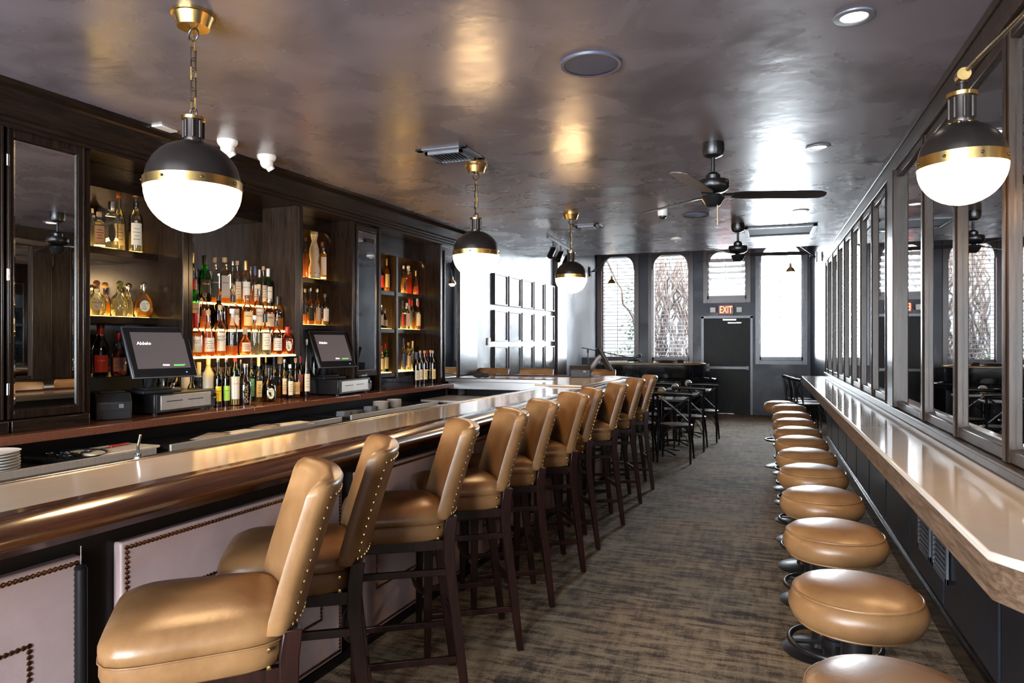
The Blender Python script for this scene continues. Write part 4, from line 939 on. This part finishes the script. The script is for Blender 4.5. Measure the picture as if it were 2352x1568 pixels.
for i,(x,y,th,k) in enumerate(feet):
    rz = math.radians(90+th)
    if k == 'f':
        off = Matrix.Rotation(rz,2) @ Vector((-.197,-.285)); x -= off[0]; y -= off[1]
    o = st if i == 0 else copy_tree(st)
    o.location = (x,y,0); o.rotation_euler = (0,0,rz)
    tag(o, 'tan leather high-backed bar stool, %s the long bar' % sl[i], 'bar stool', 'bar stools along the bar')
for i,(x,lab) in enumerate(((-3.4,'leftmost of three'),(-2.78,'middle of three'),(-1.98,'behind the till'))):
    o = copy_tree(st); o.location = (x,8.34+.0*i if i<2 else 8.42,0); o.rotation_euler = (0,0,PI+.03*i)
    tag(o, 'tan leather stool behind far bar return, only back showing, %s' % lab, 'bar stool', 'stools behind the far bar return')
# ---------------------------------------------------------------- round stools
def make_round():
    t = thing('round_stool', '', 'stool')
    MB().lathe([(0,.655),(.15,.655),(.178,.672),(.19,.70),(.19,.72),(.18,.742),(.172,.748)],48).lathe([(.172,.748),(.176,.752),(.16,.768),(.11,.783),(.05,.789),(0,.79)],48).build('seat', M['leather'], t, ang=50)
    p = MB().ring((0,0,.7515),.1745,.0042,56,8).ring((0,0,.662),.165,.0035,56,8).build('piping', M['leather'], t)
    MB().cyl((0,0,.01),(0,0,.63),.043,seg=28).cyl((0,0,.63),(0,0,.655),.09,.12,seg=28).lathe([(.044,.3),(.052,.302),(.052,.34),(.044,.342)],28).build('pole', M['black_metal'], t)
    MB().ring((0,0,.32),.165,.011,48,10).box(-.165,.165,-.012,.012,.315,.325).box(-.012,.012,-.165,.165,.315,.325).build('foot_ring', M['black_metal'], t)
    MB().lathe([(0,0),(.175,0),(.178,.008),(.15,.02),(.06,.035),(.05,.05),(0,.05)],40).build('base', M['black_metal'], t)
    return t
rs = make_round()
ys = [1.66,2.31,3.0,3.68,4.36,5.0,5.66,6.27,6.96,7.62,8.5,8.95]
rl = ['nearest, cut by the picture edge','second from camera','third from camera','fourth from camera','fifth from camera','sixth from camera','seventh from camera','eighth from camera','ninth from camera','tenth from camera','eleventh from camera','twelfth, farthest from camera']
for i,y in enumerate(ys):
    o = rs if i == 0 else copy_tree(rs)
    o.location = (.257 if i < 11 else .17, y, 0); o.rotation_euler = (0,0,i*.9)
    tag(o, 'round tan leather swivel stool by the stone ledge, %s' % rl[i], 'stool', 'round stools along the ledge')
# ---------------------------------------------------------------- pendants
def globe_parts(t, D, zc):
    """opal globe with dark dome and brass band; zc = centre height of the band"""
    r = D/2
    lo = [(r*.985*math.cos(a), zc-.018-r*.93*math.sin(a)) for a in [k/10*PI/2 for k in range(11)]]; lo[-1] = (0,lo[-1][1])
    MB().lathe([(0,zc-.017)]+lo,48).build('opal_glass', M['globe'], t, ang=60)
    up = [(r*.965*math.cos(a), zc+.015+r*.88*math.sin(a)) for a in [k/10*PI/2 for k in range(10)]]
    top = zc+.015+r*.88
    MB().lathe(up+[(.035,top-.002),(0,top-.002)],48).build('dome_shade', M['bronze'], t, ang=60)
    b = MB().lathe([(r*.9,zc-.019),(r,zc-.019),(r*1.002,zc+.018),(r*.9,zc+.018)],56)
    bd = b.build('brass_band', M['brass'], t)
    s = MB()
    for k in range(8): a = k*PI/4+.2; s.ball((r*1.01*math.cos(a), r*1.01*math.sin(a), zc), .0055, 8)
    s.build('screw', M['bronze'], bd)
    n = MB().lathe([(.02,top-.012),(.034,top-.006),(.038,top+.002),(.036,top+.012),(.036,top+.085),(.0,top+.085)],20)
    for k in range(8):
        a = k*PI/4; n.cyl((.037*math.cos(a),.037*math.sin(a),top+.012),(.037*math.cos(a),.037*math.sin(a),top+.08),.006,seg=8)
    n.build('neck', M['bronze'] , t)
    MB().lathe([(0,top+.085),(.046,top+.085),(.046,top+.098),(.0,top+.1)],24).build('collar', M['brass'], t)
    f = MB()
    for k in range(8):
        a = k*PI/4+.39; f.ball((.04*math.cos(a),.04*math.sin(a),top-.006),.009,8,(1,1,.6))
    f.build('finial', M['brass'], t)
    return top+.1
def pendant(p, q, zb, D, lab):
    t = thing('globe_pendant', lab, 'pendant lamp', B(p,q,0), BZ, 'globe pendants over the bar')
    zc = zb+.018+D/2*.93
    zt = globe_parts(t, D, zc)
    MB().lathe([(0,CEIL),(.085,CEIL),(.085,CEIL-.012),(.078,CEIL-.014),(.062,CEIL-.06),(.0,CEIL-.062)],32).build('canopy', M['brass'], t)
    MB().tube([(.026*math.cos(a),0,CEIL-.086+.026*math.sin(a)) for a in [k/14*2*PI for k in range(14)]],.0038,6,closed=True).build('hook_ring', M['black_metal'], t)
    z = CEIL-.106; i = 0; L = .046
    end = zt+.03
    n = max(3,int(round((z-end)/(L*.95)))); st_ = (z-end)/n
    for i in range(n):
        c = z-(i+.5)*st_; hh = st_*.64; ww = .0125
        pts = [(-ww,0,hh),(ww,0,hh),(ww,0,-hh),(-ww,0,-hh)]
        if i%2: pts = [(0,a_,c_) for a_,_,c_ in pts]
        MB().tube([(a_,b_,c_+c) for a_,b_,c_ in pts],.0037,4,closed=True).build('chain_link', M['brass'] if i%3==0 else M['bronze'], t)
    MB().tube([(.004,.004,zt),(.012,-.006,(zt+z)/2),(.0,.003,z+.05)],.0018,5).build('cord', M['brass'], t)
    MB().tube([(.018*math.cos(a),0,zt+.018+.018*math.sin(a)) for a in [k/12*2*PI for k in range(12)]],.0035,6,closed=True).build('loop_ring', M['black_metal'], t)
    return t
pendant(-2.30,2.125,1.945,.375,'black and brass globe pendant nearest the camera over the bar')
pendant(-2.295,4.78,1.985,.355,'black and brass globe pendant second along over the bar')
pendant(-2.25,6.99,2.005,.335,'black and brass globe pendant third along, over the far end of bar')
# wall-arm globe by the mirrors
t = thing('swing_arm_sconce','large black and brass globe lamp hanging from a swing arm by the mirrors','wall lamp',(.625,2.73,0))
zt = globe_parts(t, .27, 2.105)
MB().cyl((0,0,zt-.002),(0,0,zt+.035),.012).cyl((0,0,zt+.03),(0,0,zt+.04),.018).build('stem', M['bronze'], t)
MB().ball((0,0,zt+.055),.022,16).cyl((0,-.032,zt+.055),(0,.01,zt+.055),.021,seg=20).build('swivel_joint', M['brass'], t)
MB().cyl((0,0,zt+.06),(.215,-.62,2.56),.0075).build('arm', M['steel'], t)
MB().box(.19,.235,-.68,-.58,2.45,2.62).build('wall_plate', M['bronze'], t, bevel=.004)
def far_sconce(loc, s, lab):
    t = thing('swing_arm_sconce', lab, 'wall lamp', loc)
    MB().box(-.02*s-.01,-.02*s+.01,-.05,.05,-.1,.1).build('wall_plate', M['bronze'], t)
    MB().tube([(0,0,0),(s*.33,0,.26)],.008,6).tube([(s*.33,0,.26),(s*.4,0,.1),(s*.44,0,-.1)],.005,6).tube([(0,0,0),(s*.1,0,.02)],.014,6).build('arm', M['bronze'], t)
    MB().lathe([(.02,-.1),(.025,-.17),(.06,-.2),(.085,-.25),(.09,-.27)],20,c=(s*.44,0,0)).build('dome_shade', M['brass'], t)
    MB().ball((s*.44,0,-.265),.07,14,(1,1,.85)).build('opal_glass', M['globe'], t)
far_sconce((-3.47,14.5,2.98),1,'small swing-arm sconce on the left wall before the first arched window')
far_sconce((.90,14.35,3.1),-1,'small swing-arm sconce on the right wall by the fourth window')
# ---------------------------------------------------------------- ceiling fans
def fan(x, y, a0, dark, lab):
    t = thing('ceiling_fan', lab, 'ceiling fan', (x,y,CEIL), 0, 'ceiling fans')
    MB().lathe([(0,0),(.072,0),(.074,-.05),(.062,-.085),(.03,-.1),(0,-.1)],28).build('canopy', M['black_metal'], t)
    MB().cyl((0,0,-.09),(0,0,-.21),.0125).build('downrod', M['black_metal'], t)
    MB().lathe([(0,-.19),(.03,-.2),(.048,-.22),(.046,-.245),(.055,-.25),(.1,-.255),(.105,-.27),(.105,-.305),(.095,-.318),(.07,-.335),(.03,-.34),(0,-.34)],36).build('motor', M['black_metal'], t)
    MB().lathe([(0,-.34),(.03,-.345),(.072,-.355),(.076,-.375),(.06,-.4),(.05,-.42),(.035,-.43),(0,-.43)],28).build('switch_cup', M['black_metal'], t)
    for k in range(3):
        a = math.radians(a0+120*k)
        Mx = Matrix.Translation((0,0,-.352)) @ Matrix.Rotation(a,4,'Z') @ Matrix.Rotation(math.radians(-11),4,'X')
        out = [(.13,-.05),(.2,-.06),(.6,-.068),(.70,-.062),(.745,-.035),(.755,0),(.75,.03),(.72,.055),(.6,.06),(.2,.056),(.13,.04)]
        bl = MB().prism(out,-.003,.003).move(Mx).build('blade', plain('sheen-toned fan blade',(.16,.13,.11),.4) if k == 2 else M['black_wood'], t, bevel=.0015)  # third blade coloured paler, standing in for the sheen of light on it
        MB().box(.06,.19,-.018,.018,.004,.01).move(Mx).build('blade_arm', M['black_metal'], bl)
    MB().cyl((.03,-.03,-.42),(.03,-.03,-.56),.0012,seg=5).build('pull_chain', M['brass'], t)
fan(-.33,4.89,18,1,'black three-blade ceiling fan nearer the camera')
fan(-.29,8.34,9,1,'black three-blade ceiling fan farther down the room')
# ---------------------------------------------------------------- ceiling fittings
for i,(y,lab) in enumerate(((3.18,'nearest the camera'),(5.23,'second along the ceiling'),(7.71,'third along the ceiling'),(9.47,'farthest down the ceiling'))):
    t = thing('recessed_downlight','round recessed downlight with grey ring, '+lab,'downlight',(.345,y,CEIL),0,'recessed downlights')
    MB().lathe([(.052,-.004),(.056,-.008),(.078,-.006),(.08,0),(.052,0)],36).build('trim_ring', M['grey_metal'], t)
    MB().lathe([(0,-.003),(.053,-.003),(.053,-.001),(0,-.001)],32).build('lens', M['down'], t)
for x,y,r,lab in ((-.79,3.29,.15,'large flat round ceiling speaker nearer the camera'),(-.69,7.6,.14,'flat round ceiling speaker near the dome camera')):
    t = thing('ceiling_speaker',lab,'ceiling speaker',(x,y,CEIL),0,'ceiling speakers')
    MB().lathe([(r-.02,-.008),(r-.004,-.01),(r,0),(r-.02,0)],48).build('rim', plain('navy speaker rim',(.06,.07,.12),.4), t)
    MB().lathe([(0,-.006),(r-.02,-.006),(r-.02,-.002),(0,-.002)],48).build('grille', plain('navy speaker grille',(.045,.05,.085),.6,bumps=.5,bscale=400), t)
for x0,x1,y0,y1,lab in ((-2.30,-1.92,4.35,4.71,'square grey ceiling vent beside the second pendant'),(-2.10,-1.77,7.74,8.04,'small square grey ceiling vent beside the third pendant')):
    t = thing('ceiling_vent',lab,'ceiling vent',((x0+x1)/2,(y0+y1)/2,CEIL),0,'ceiling vents')
    hx,hy = (x1-x0)/2,(y1-y0)/2
    MB().box(-hx,hx,-hy,-hy+.05,-.01,0).box(-hx,hx,hy-.05,hy,-.01,0).box(-hx,-hx+.05,-hy,hy,-.01,0).box(hx-.05,hx,-hy,hy,-.01,0).build('frame', M['grey_metal'], t, bevel=.002)
    MB().box(-hx+.05,hx-.05,-hy+.05,-hy+.075,-.03,-.01).box(-hx+.05,hx-.05,hy-.075,hy-.05,-.03,-.01).box(-hx+.05,-hx+.07,-hy+.05,hy-.05,-.03,-.01).box(hx-.07,hx-.05,-hy+.05,hy-.05,-.03,-.01).build('inner_frame', M['grey_metal'], t)
    MB().box(-hx+.05,hx-.05,-hy+.05,hy-.05,-.003,-.001).build('duct_backing', M['black_metal'], t)
    for k in range(9):
        xx = -hx+.085+k*(2*hx-.17)/8; MB().box(xx-.012,xx+.012,-hy+.06,hy-.06,-.022,-.019,rot=Euler((0,.7,0))).build('slat', M['grey_metal'], t)
t = thing('return_air_grille','long rectangular return air panel on the ceiling beyond the second fan','ceiling vent',(.165,9.0,CEIL))
MB().box(-.4,.4,-.37,-.33,-.02,0).box(-.4,.4,.33,.37,-.02,0).box(-.4,-.35,-.37,.37,-.02,0).box(.35,.4,-.37,.37,-.02,0).build('frame', M['grey_metal'], t, bevel=.003)
MB().box(-.35,.35,-.33,.33,-.006,-.002).build('filter_panel', plain('dark filter',(.06,.06,.075),.7), t)
for x,y,lab,s in ((-.97,7.13,'white dome security camera on the ceiling left of the fan',1.0),):
    t = thing('dome_camera',lab,'security camera',(x,y,CEIL))
    MB().lathe([(0,0),(.05,0),(.052,-.05),(.045,-.075),(0,-.075)],28).build('housing', M['white'], t); MB().ball((0,0,-.078),.038,18,(1,1,.8)).build('dark_dome', plain('smoked dome',(.02,.02,.02),.05), t)
t = thing('smoke_detector','white round smoke detector on the ceiling near the far windows','smoke detector',(-1.08,9.23,CEIL)); MB().lathe([(0,0),(.075,0),(.075,-.02),(.05,-.035),(.015,-.04),(.012,-.05),(0,-.05)],28).build('body', M['white'], t)
for k,(x,y,lab) in enumerate(((-3.37,3.72,'white turret security camera partly hidden behind the nearest pendant'),(-3.38,4.12,'white turret security camera on the ceiling above the lit display'))):
    t = thing('turret_camera',lab,'security camera',(x,y,CEIL),.4)
    MB().lathe([(0,0),(.066,0),(.066,-.014),(.058,-.03),(.05,-.04),(0,-.04)],28).build('base', M['white'], t)
    MB().ball((0,0,-.05),.046,18).cyl((0,0,-.05),(.03,.02,-.1),.032,.026).build('camera_body', M['white'], t)
    MB().cyl((.03,.02,-.1),(.031,.021,-.103),.018).build('lens', M['black_plastic'], t)
tag(MB().box(-.07,.07,-.07,.07,-.012,0).build('ceiling_plate', M['white'], None, (-3.57,3.36,CEIL), .1, bevel=.003),'flat square white plate on the ceiling above the left niche','ceiling plate')
t = thing('track_light','black ceiling track with two small spotlights near the picture wall','track light',(-2.62,9.15,CEIL),.05)
MB().box(-.018,.018,-.72,.72,-.035,-.002).build('track', M['black_metal'], t, bevel=.002)
for y in (-.42,.02,.45):
    h = MB().cyl((0,y,-.035),(0,y,-.1),.01).box(-.04,.04,y-.008,y+.008,-.11,-.1).box(-.042,-.037,y-.008,y+.008,-.16,-.1).box(.037,.042,y-.008,y+.008,-.16,-.1).build('spot_bracket', M['black_metal'], t)
    MB().cyl((0,y+.03,-.12),(-.02,y-.09,-.24),.036,.04).build('spot_head', M['black_metal'], h)
tag(MB().cyl((-1.35,3.0,CEIL-.012),(-1.35,3.0,CEIL),.06).build('ceiling_disc', M['black_metal']),'small black disc at the top edge of the ceiling view','ceiling fitting').location = (-.62,-.98,0)
# ---------------------------------------------------------------- pictures, exit sign
pic = thing('framed_picture','','picture')
MB().box(-.002,.04,-.235,-.215,-.22,.22).box(-.002,.04,.215,.235,-.22,.22).box(-.002,.04,-.215,.215,.2,.22).box(-.002,.04,-.215,.215,-.22,-.2).build('frame', M['black_wood'], pic, bevel=.002)
MB().box(.0,.012,-.215,.215,-.2,.2).build('mat_board', plain('cream mount',(.62,.58,.5),.6), pic)
MB().box(.012,.0125,-.13,.13,-.13,.12).build('print', plain('monochrome print',(.12,.13,.14),.5,var=.9,scale=9), pic)
m = MB(); m.box(.02,.022,-.215,.215,-.2,.2); m.build('cover_glass', glassm('picture glass',(.97,.97,.97),.16,2.5), pic)
rn = ['top','middle','bottom']; cn = ['nearest','second','middle','fourth','farthest']
first = True
for r_ in range(3):
    for c_ in range(5):
        o = pic if first else copy_tree(pic); first = False
        o.location = B(-3.999, 9.09+.515*c_, 2.235-.515*r_); o.rotation_euler = (0,0,BZ)
        tag(o, 'black framed picture with cream mount, %s row, %s from the bar end' % (rn[r_], cn[c_]), 'picture', 'framed pictures on the left wall')
t = thing('thermostat','small cream thermostat on the left wall before the pictures','thermostat',B(-4.0,8.72,1.5),BZ); MB().box(0,.02,-.04,.04,-.05,.05).build('case', M['white'], t, bevel=.004)
t = thing('exit_sign','lit red EXIT sign with two emergency lamp heads above the door','exit sign',(-.755,FAR-.06,2.15))
MB().box(-.15,.15,-.03,.03,-.1,.1).build('housing', plain('dark red sign face',(.12,.01,.01),.4), t, bevel=.006)
text('EXIT',.2,emit('red letters',(1,.06,.02),9),t,Matrix.Translation((0,-.031,0)) @ Matrix.Rotation(PI/2,4,'X'),depth=.002,sx=.62)
for s_ in (-1,1):
    h = MB().box(s_*.19-.02,s_*.19+.02,-.02,.02,-.02,.02).build('lamp_bracket', M['black_plastic'], t)
    MB().box(s_*.26-.055,s_*.26+.055,-.05,.01,-.055,.055).build('emergency_lamp', M['white'], h, bevel=.012)
# ---------------------------------------------------------------- dining chairs and tables
def make_chair():
    t = thing('crossback_chair','','chair')
    MB().loft([[(.19*math.cos(a)*(1+.12*math.cos(2*a)*0+.06*math.sin(a)), .19*math.sin(a), z) for a in [2*PI*i/28 for i in range(28)]] for z in (.445,.462)]).build('seat', plain('brown chair seat',(.12,.07,.05),.3), t, bevel=.004)
    MB().ring((0,0,.448),.195,.014,32,8).build('seat_frame', M['black_wood'], t)
    R = MB()
    for sx in (-1,1):
        pts = [(sx*.2,-.24,0),(sx*.195,-.215,.2),(sx*.185,-.19,.44),(sx*.19,-.205,.6),(sx*.2,-.24,.84)]
        MB().tube(pts,.015,8,rs=[.012,.014,.016,.015,.014]).build('leg', M['black_wood'], t)
        MB().tube([(sx*.2,.21,0),(sx*.185,.19,.2),(sx*.16,.15,.44)],.014,8,rs=[.011,.014,.016]).build('leg', M['black_wood'], t)
    MB().tube([(-.225,-.25,.855),(-.12,-.262,.86),(0,-.266,.862),(.12,-.262,.86),(.225,-.25,.855)],.02,10,flat=(.7,1.2)).build('top_rail', M['black_wood'], t)
    for sx in (-1,1):
        MB().tube([(sx*.2,-.235,.83),(0,-.225,.68),(-sx*.185,-.195,.5)],.009,6,flat=(.8,1.3)).build('back_cross', M['black_wood'], t)
        MB().tube([(sx*.19,-.19,.22),(sx*.15,-.02,.38),(sx*.185,.17,.25)],.007,6).build('side_brace', M['black_wood'], t)
    MB().tube([(-.185,-.2,.25),(-.1,-.19,.39),(0,-.19,.42),(.1,-.19,.39),(.185,-.2,.25)],.008,6).build('rear_brace', M['black_wood'], t)
    MB().tube([(-.18,.18,.25),(-.1,.16,.39),(0,.16,.42),(.1,.16,.39),(.18,.18,.25)],.008,6).build('front_brace', M['black_wood'], t)
    return t
ch = make_chair(); first = True
for x,y,rz,lab in ((-1.055,8.98,0,'right-hand chair of nearest row'),(-1.52,9.0,.05,'left-hand chair of nearest row, behind bar stools'),(-.975,10.05,-.03,'right-hand chair of middle row'),(-1.52,10.05,0,'left-hand chair of middle row'),
                   (-.865,10.96,-.02,'right-hand chair of row nearest the piano'),(-1.42,10.96,.04,'left-hand chair of row nearest the piano')):
    o = ch if first else copy_tree(ch); first = False
    o.location = (x,y,0); o.rotation_euler = (0,0,rz)
    tag(o, 'black crossback chair, '+lab, 'chair', 'crossback chairs at the small tables')
for x,y,rz,lab in ((.72,12.75,-1.25,'nearest of three by right-hand far wall'),(.66,13.25,-1.3,'middle of three by right-hand far wall'),(.6,13.8,-1.35,'farthest of three by right-hand far wall')):
    o = copy_tree(ch); o.location = (x,y,0); o.rotation_euler = (0,0,rz)
    tag(o, 'black crossback chair turned to the wall, '+lab, 'chair', 'crossback chairs by the far right wall')
tb_ = thing('cafe_table','','table')
MB().box(-.34,.34,-.25,.25,.715,.742).build('tabletop', M['black_wood'], tb_, bevel=.004)
MB().cyl((0,0,.04),(0,0,.715),.035,seg=20).build('pedestal', M['black_metal'], tb_)
for a in range(4):
    MB().tube([(0,0,.06),(.15*math.cos(a*PI/2+.78),.15*math.sin(a*PI/2+.78),.045),(.29*math.cos(a*PI/2+.78),.29*math.sin(a*PI/2+.78),.015)],.02,8,flat=(1,.6)).build('foot', M['black_metal'], tb_)
cd = thing('candle_globe','','candle holder')
MB().lathe([(0,0),(.032,0),(.03,.006),(.012,.012),(.016,.022),(.03,.03),(0,.03)],20).build('base', M['brass'], cd)
MB().ball((0,0,.085),.058,20).build('glass_globe', plain('pearl crackle glass',(.6,.57,.5),.15,bumps=.5,bscale=90), cd)
for i,(x,y) in enumerate(((-1.31,9.5),(-1.24,10.41),(-1.15,11.4))):
    w_ = ('nearest','middle','farthest')[i]
    o = tb_ if i == 0 else copy_tree(tb_); o.location = (x,y,0); tag(o, 'small black pedestal table, %s of the three before the piano'%w_,'table','small tables before the piano')
    o = cd if i == 0 else copy_tree(cd); o.location = (x,y+.02,.7425); tag(o, 'glass globe candle holder on the %s small table'%w_,'candle holder','candle globes on the small tables')
# ---------------------------------------------------------------- piano bar
t = thing('grand_piano','glossy black grand piano with curved side and amber-edged lid','piano',(0,0,0))
out = [(-2.75,12.25),(-2.3,12.28),(-1.9,12.4),(-1.5,12.52),(-1.25,12.6),(-1.08,12.75),(-1.02,13.0),(-1.1,13.3),(-1.35,13.5),(-1.9,13.6),(-2.75,13.6)]
def smooth(poly, n=6):
    P = [Vector((*p,0)) for p in poly]; r = []; L = len(P)
    for i in range(L):
        a,b_,c,d = P[i-1],P[i],P[(i+1)%L],P[(i+2)%L]
        for k in range(n):
            u = k/n; r.append(tuple((.5*((2*b_)+(-a+c)*u+(2*a-5*b_+4*c-d)*u*u+(-a+3*b_-3*c+d)*u**3))[:2]))
    return r
so = smooth(out); gl = plain('piano black lacquer',(.006,.006,.007),.06,spec=.6)
MB().prism(so,.72,1.085).build('rim', gl, t, bevel=.006)
cx,cy_ = -1.9,12.9
MB().prism([((x-cx)*1.03+cx,(y-cy_)*1.03+cy_) for x,y in so],1.086,1.118).build('lid', plain('amber edged lid',(.32,.17,.05),.1), t, bevel=.008)
MB().prism([((x-cx)*1.02+cx,(y-cy_)*1.02+cy_) for x,y in so],1.1185,1.1215).build('lid_top', gl, t)
MB().prism([((x-cx)*.97+cx,(y-cy_)*.97+cy_) for x,y in so],.3,.715).build('pedestal', M['black_wood'], t)
MB().tube([(-1.05,12.9,.84),(-.8,12.65,.835),(-.78,12.62,.83),(-.85,12.55,.825),(-1.5,12.3,.82),(-2.75,12.1,.82)],.022,8).build('foot_rail', M['chrome'] if False else gl, t)
MB().prism([(-1.05,12.95),(-.78,12.62),(-.85,12.52),(-1.5,12.28),(-2.7,12.1),(-2.7,12.3),(-1.3,12.6)],.78,.815).build('ledge', gl, t, bevel=.005)
for k,(x,y) in enumerate(((-1.6,12.25),(-1.25,12.9),(-2.6,13.4))):
    MB().cyl((x,y+.3,0),(x,y+.3,.3),.05,.07).build('leg', gl, t)
t = thing('microphone_stand','black boom microphone stand leaning over the piano','microphone stand',(-2.98,12.2,0))
MB().cyl((0,0,.02),(0,0,1.33),.011).lathe([(0,0),(.13,0),(.13,.015),(.02,.03),(0,.03)],24).build('stand', M['black_metal'], t)
MB().cyl((-.12,0,1.39),(.76,.25,1.2),.009).cyl((0,-.0,1.29),(0,0,1.36),.022).build('boom', M['black_metal'], t)
MB().cyl((.76,.25,1.2),(.86,.27,1.24),.018,.026).ball((.88,.275,1.25),.03,14).build('microphone', M['black_metal'], t)
t = thing('amplifier','black amplifier box beside the piano','amplifier',(-3.02,12.75,0)); MB().box(-.18,.1,-.15,.15,.9,1.2).box(-.15,.08,-.12,.12,0,.9).build('cabinet', M['black_plastic'], t, bevel=.01)
o = MB().tube([(-2.25+.12*math.cos(a)*(1+.1*math.sin(3*a)),12.75+.08*math.sin(a*1.03),1.13+.012*abs(math.sin(5*a))+.0006*k) for k,a in enumerate([i*.35 for i in range(54)])],.005,6).build('coiled_cable', M['black_plastic']); tag(o,'coiled black cable lying on the piano lid','cable')
o = MB().box(-.2,.2,-.12,.12,0,.012).build('sheet_music', M['paper'], None, (-2.55,12.75,1.1225), .2); tag(o,'white sheets of paper on the left of the piano lid','paper')
o = MB().ball((0,0,.02),.04,10,(5,2,.6)).ball((.25,.02,.02),.035,10,(2,1.5,.9)).build('folded_cloth', plain('dark cloth',(.02,.02,.022),.9), None, (-1.7,13.0,1.122)); tag(o,'low dark cloth lying across the piano lid','cloth')
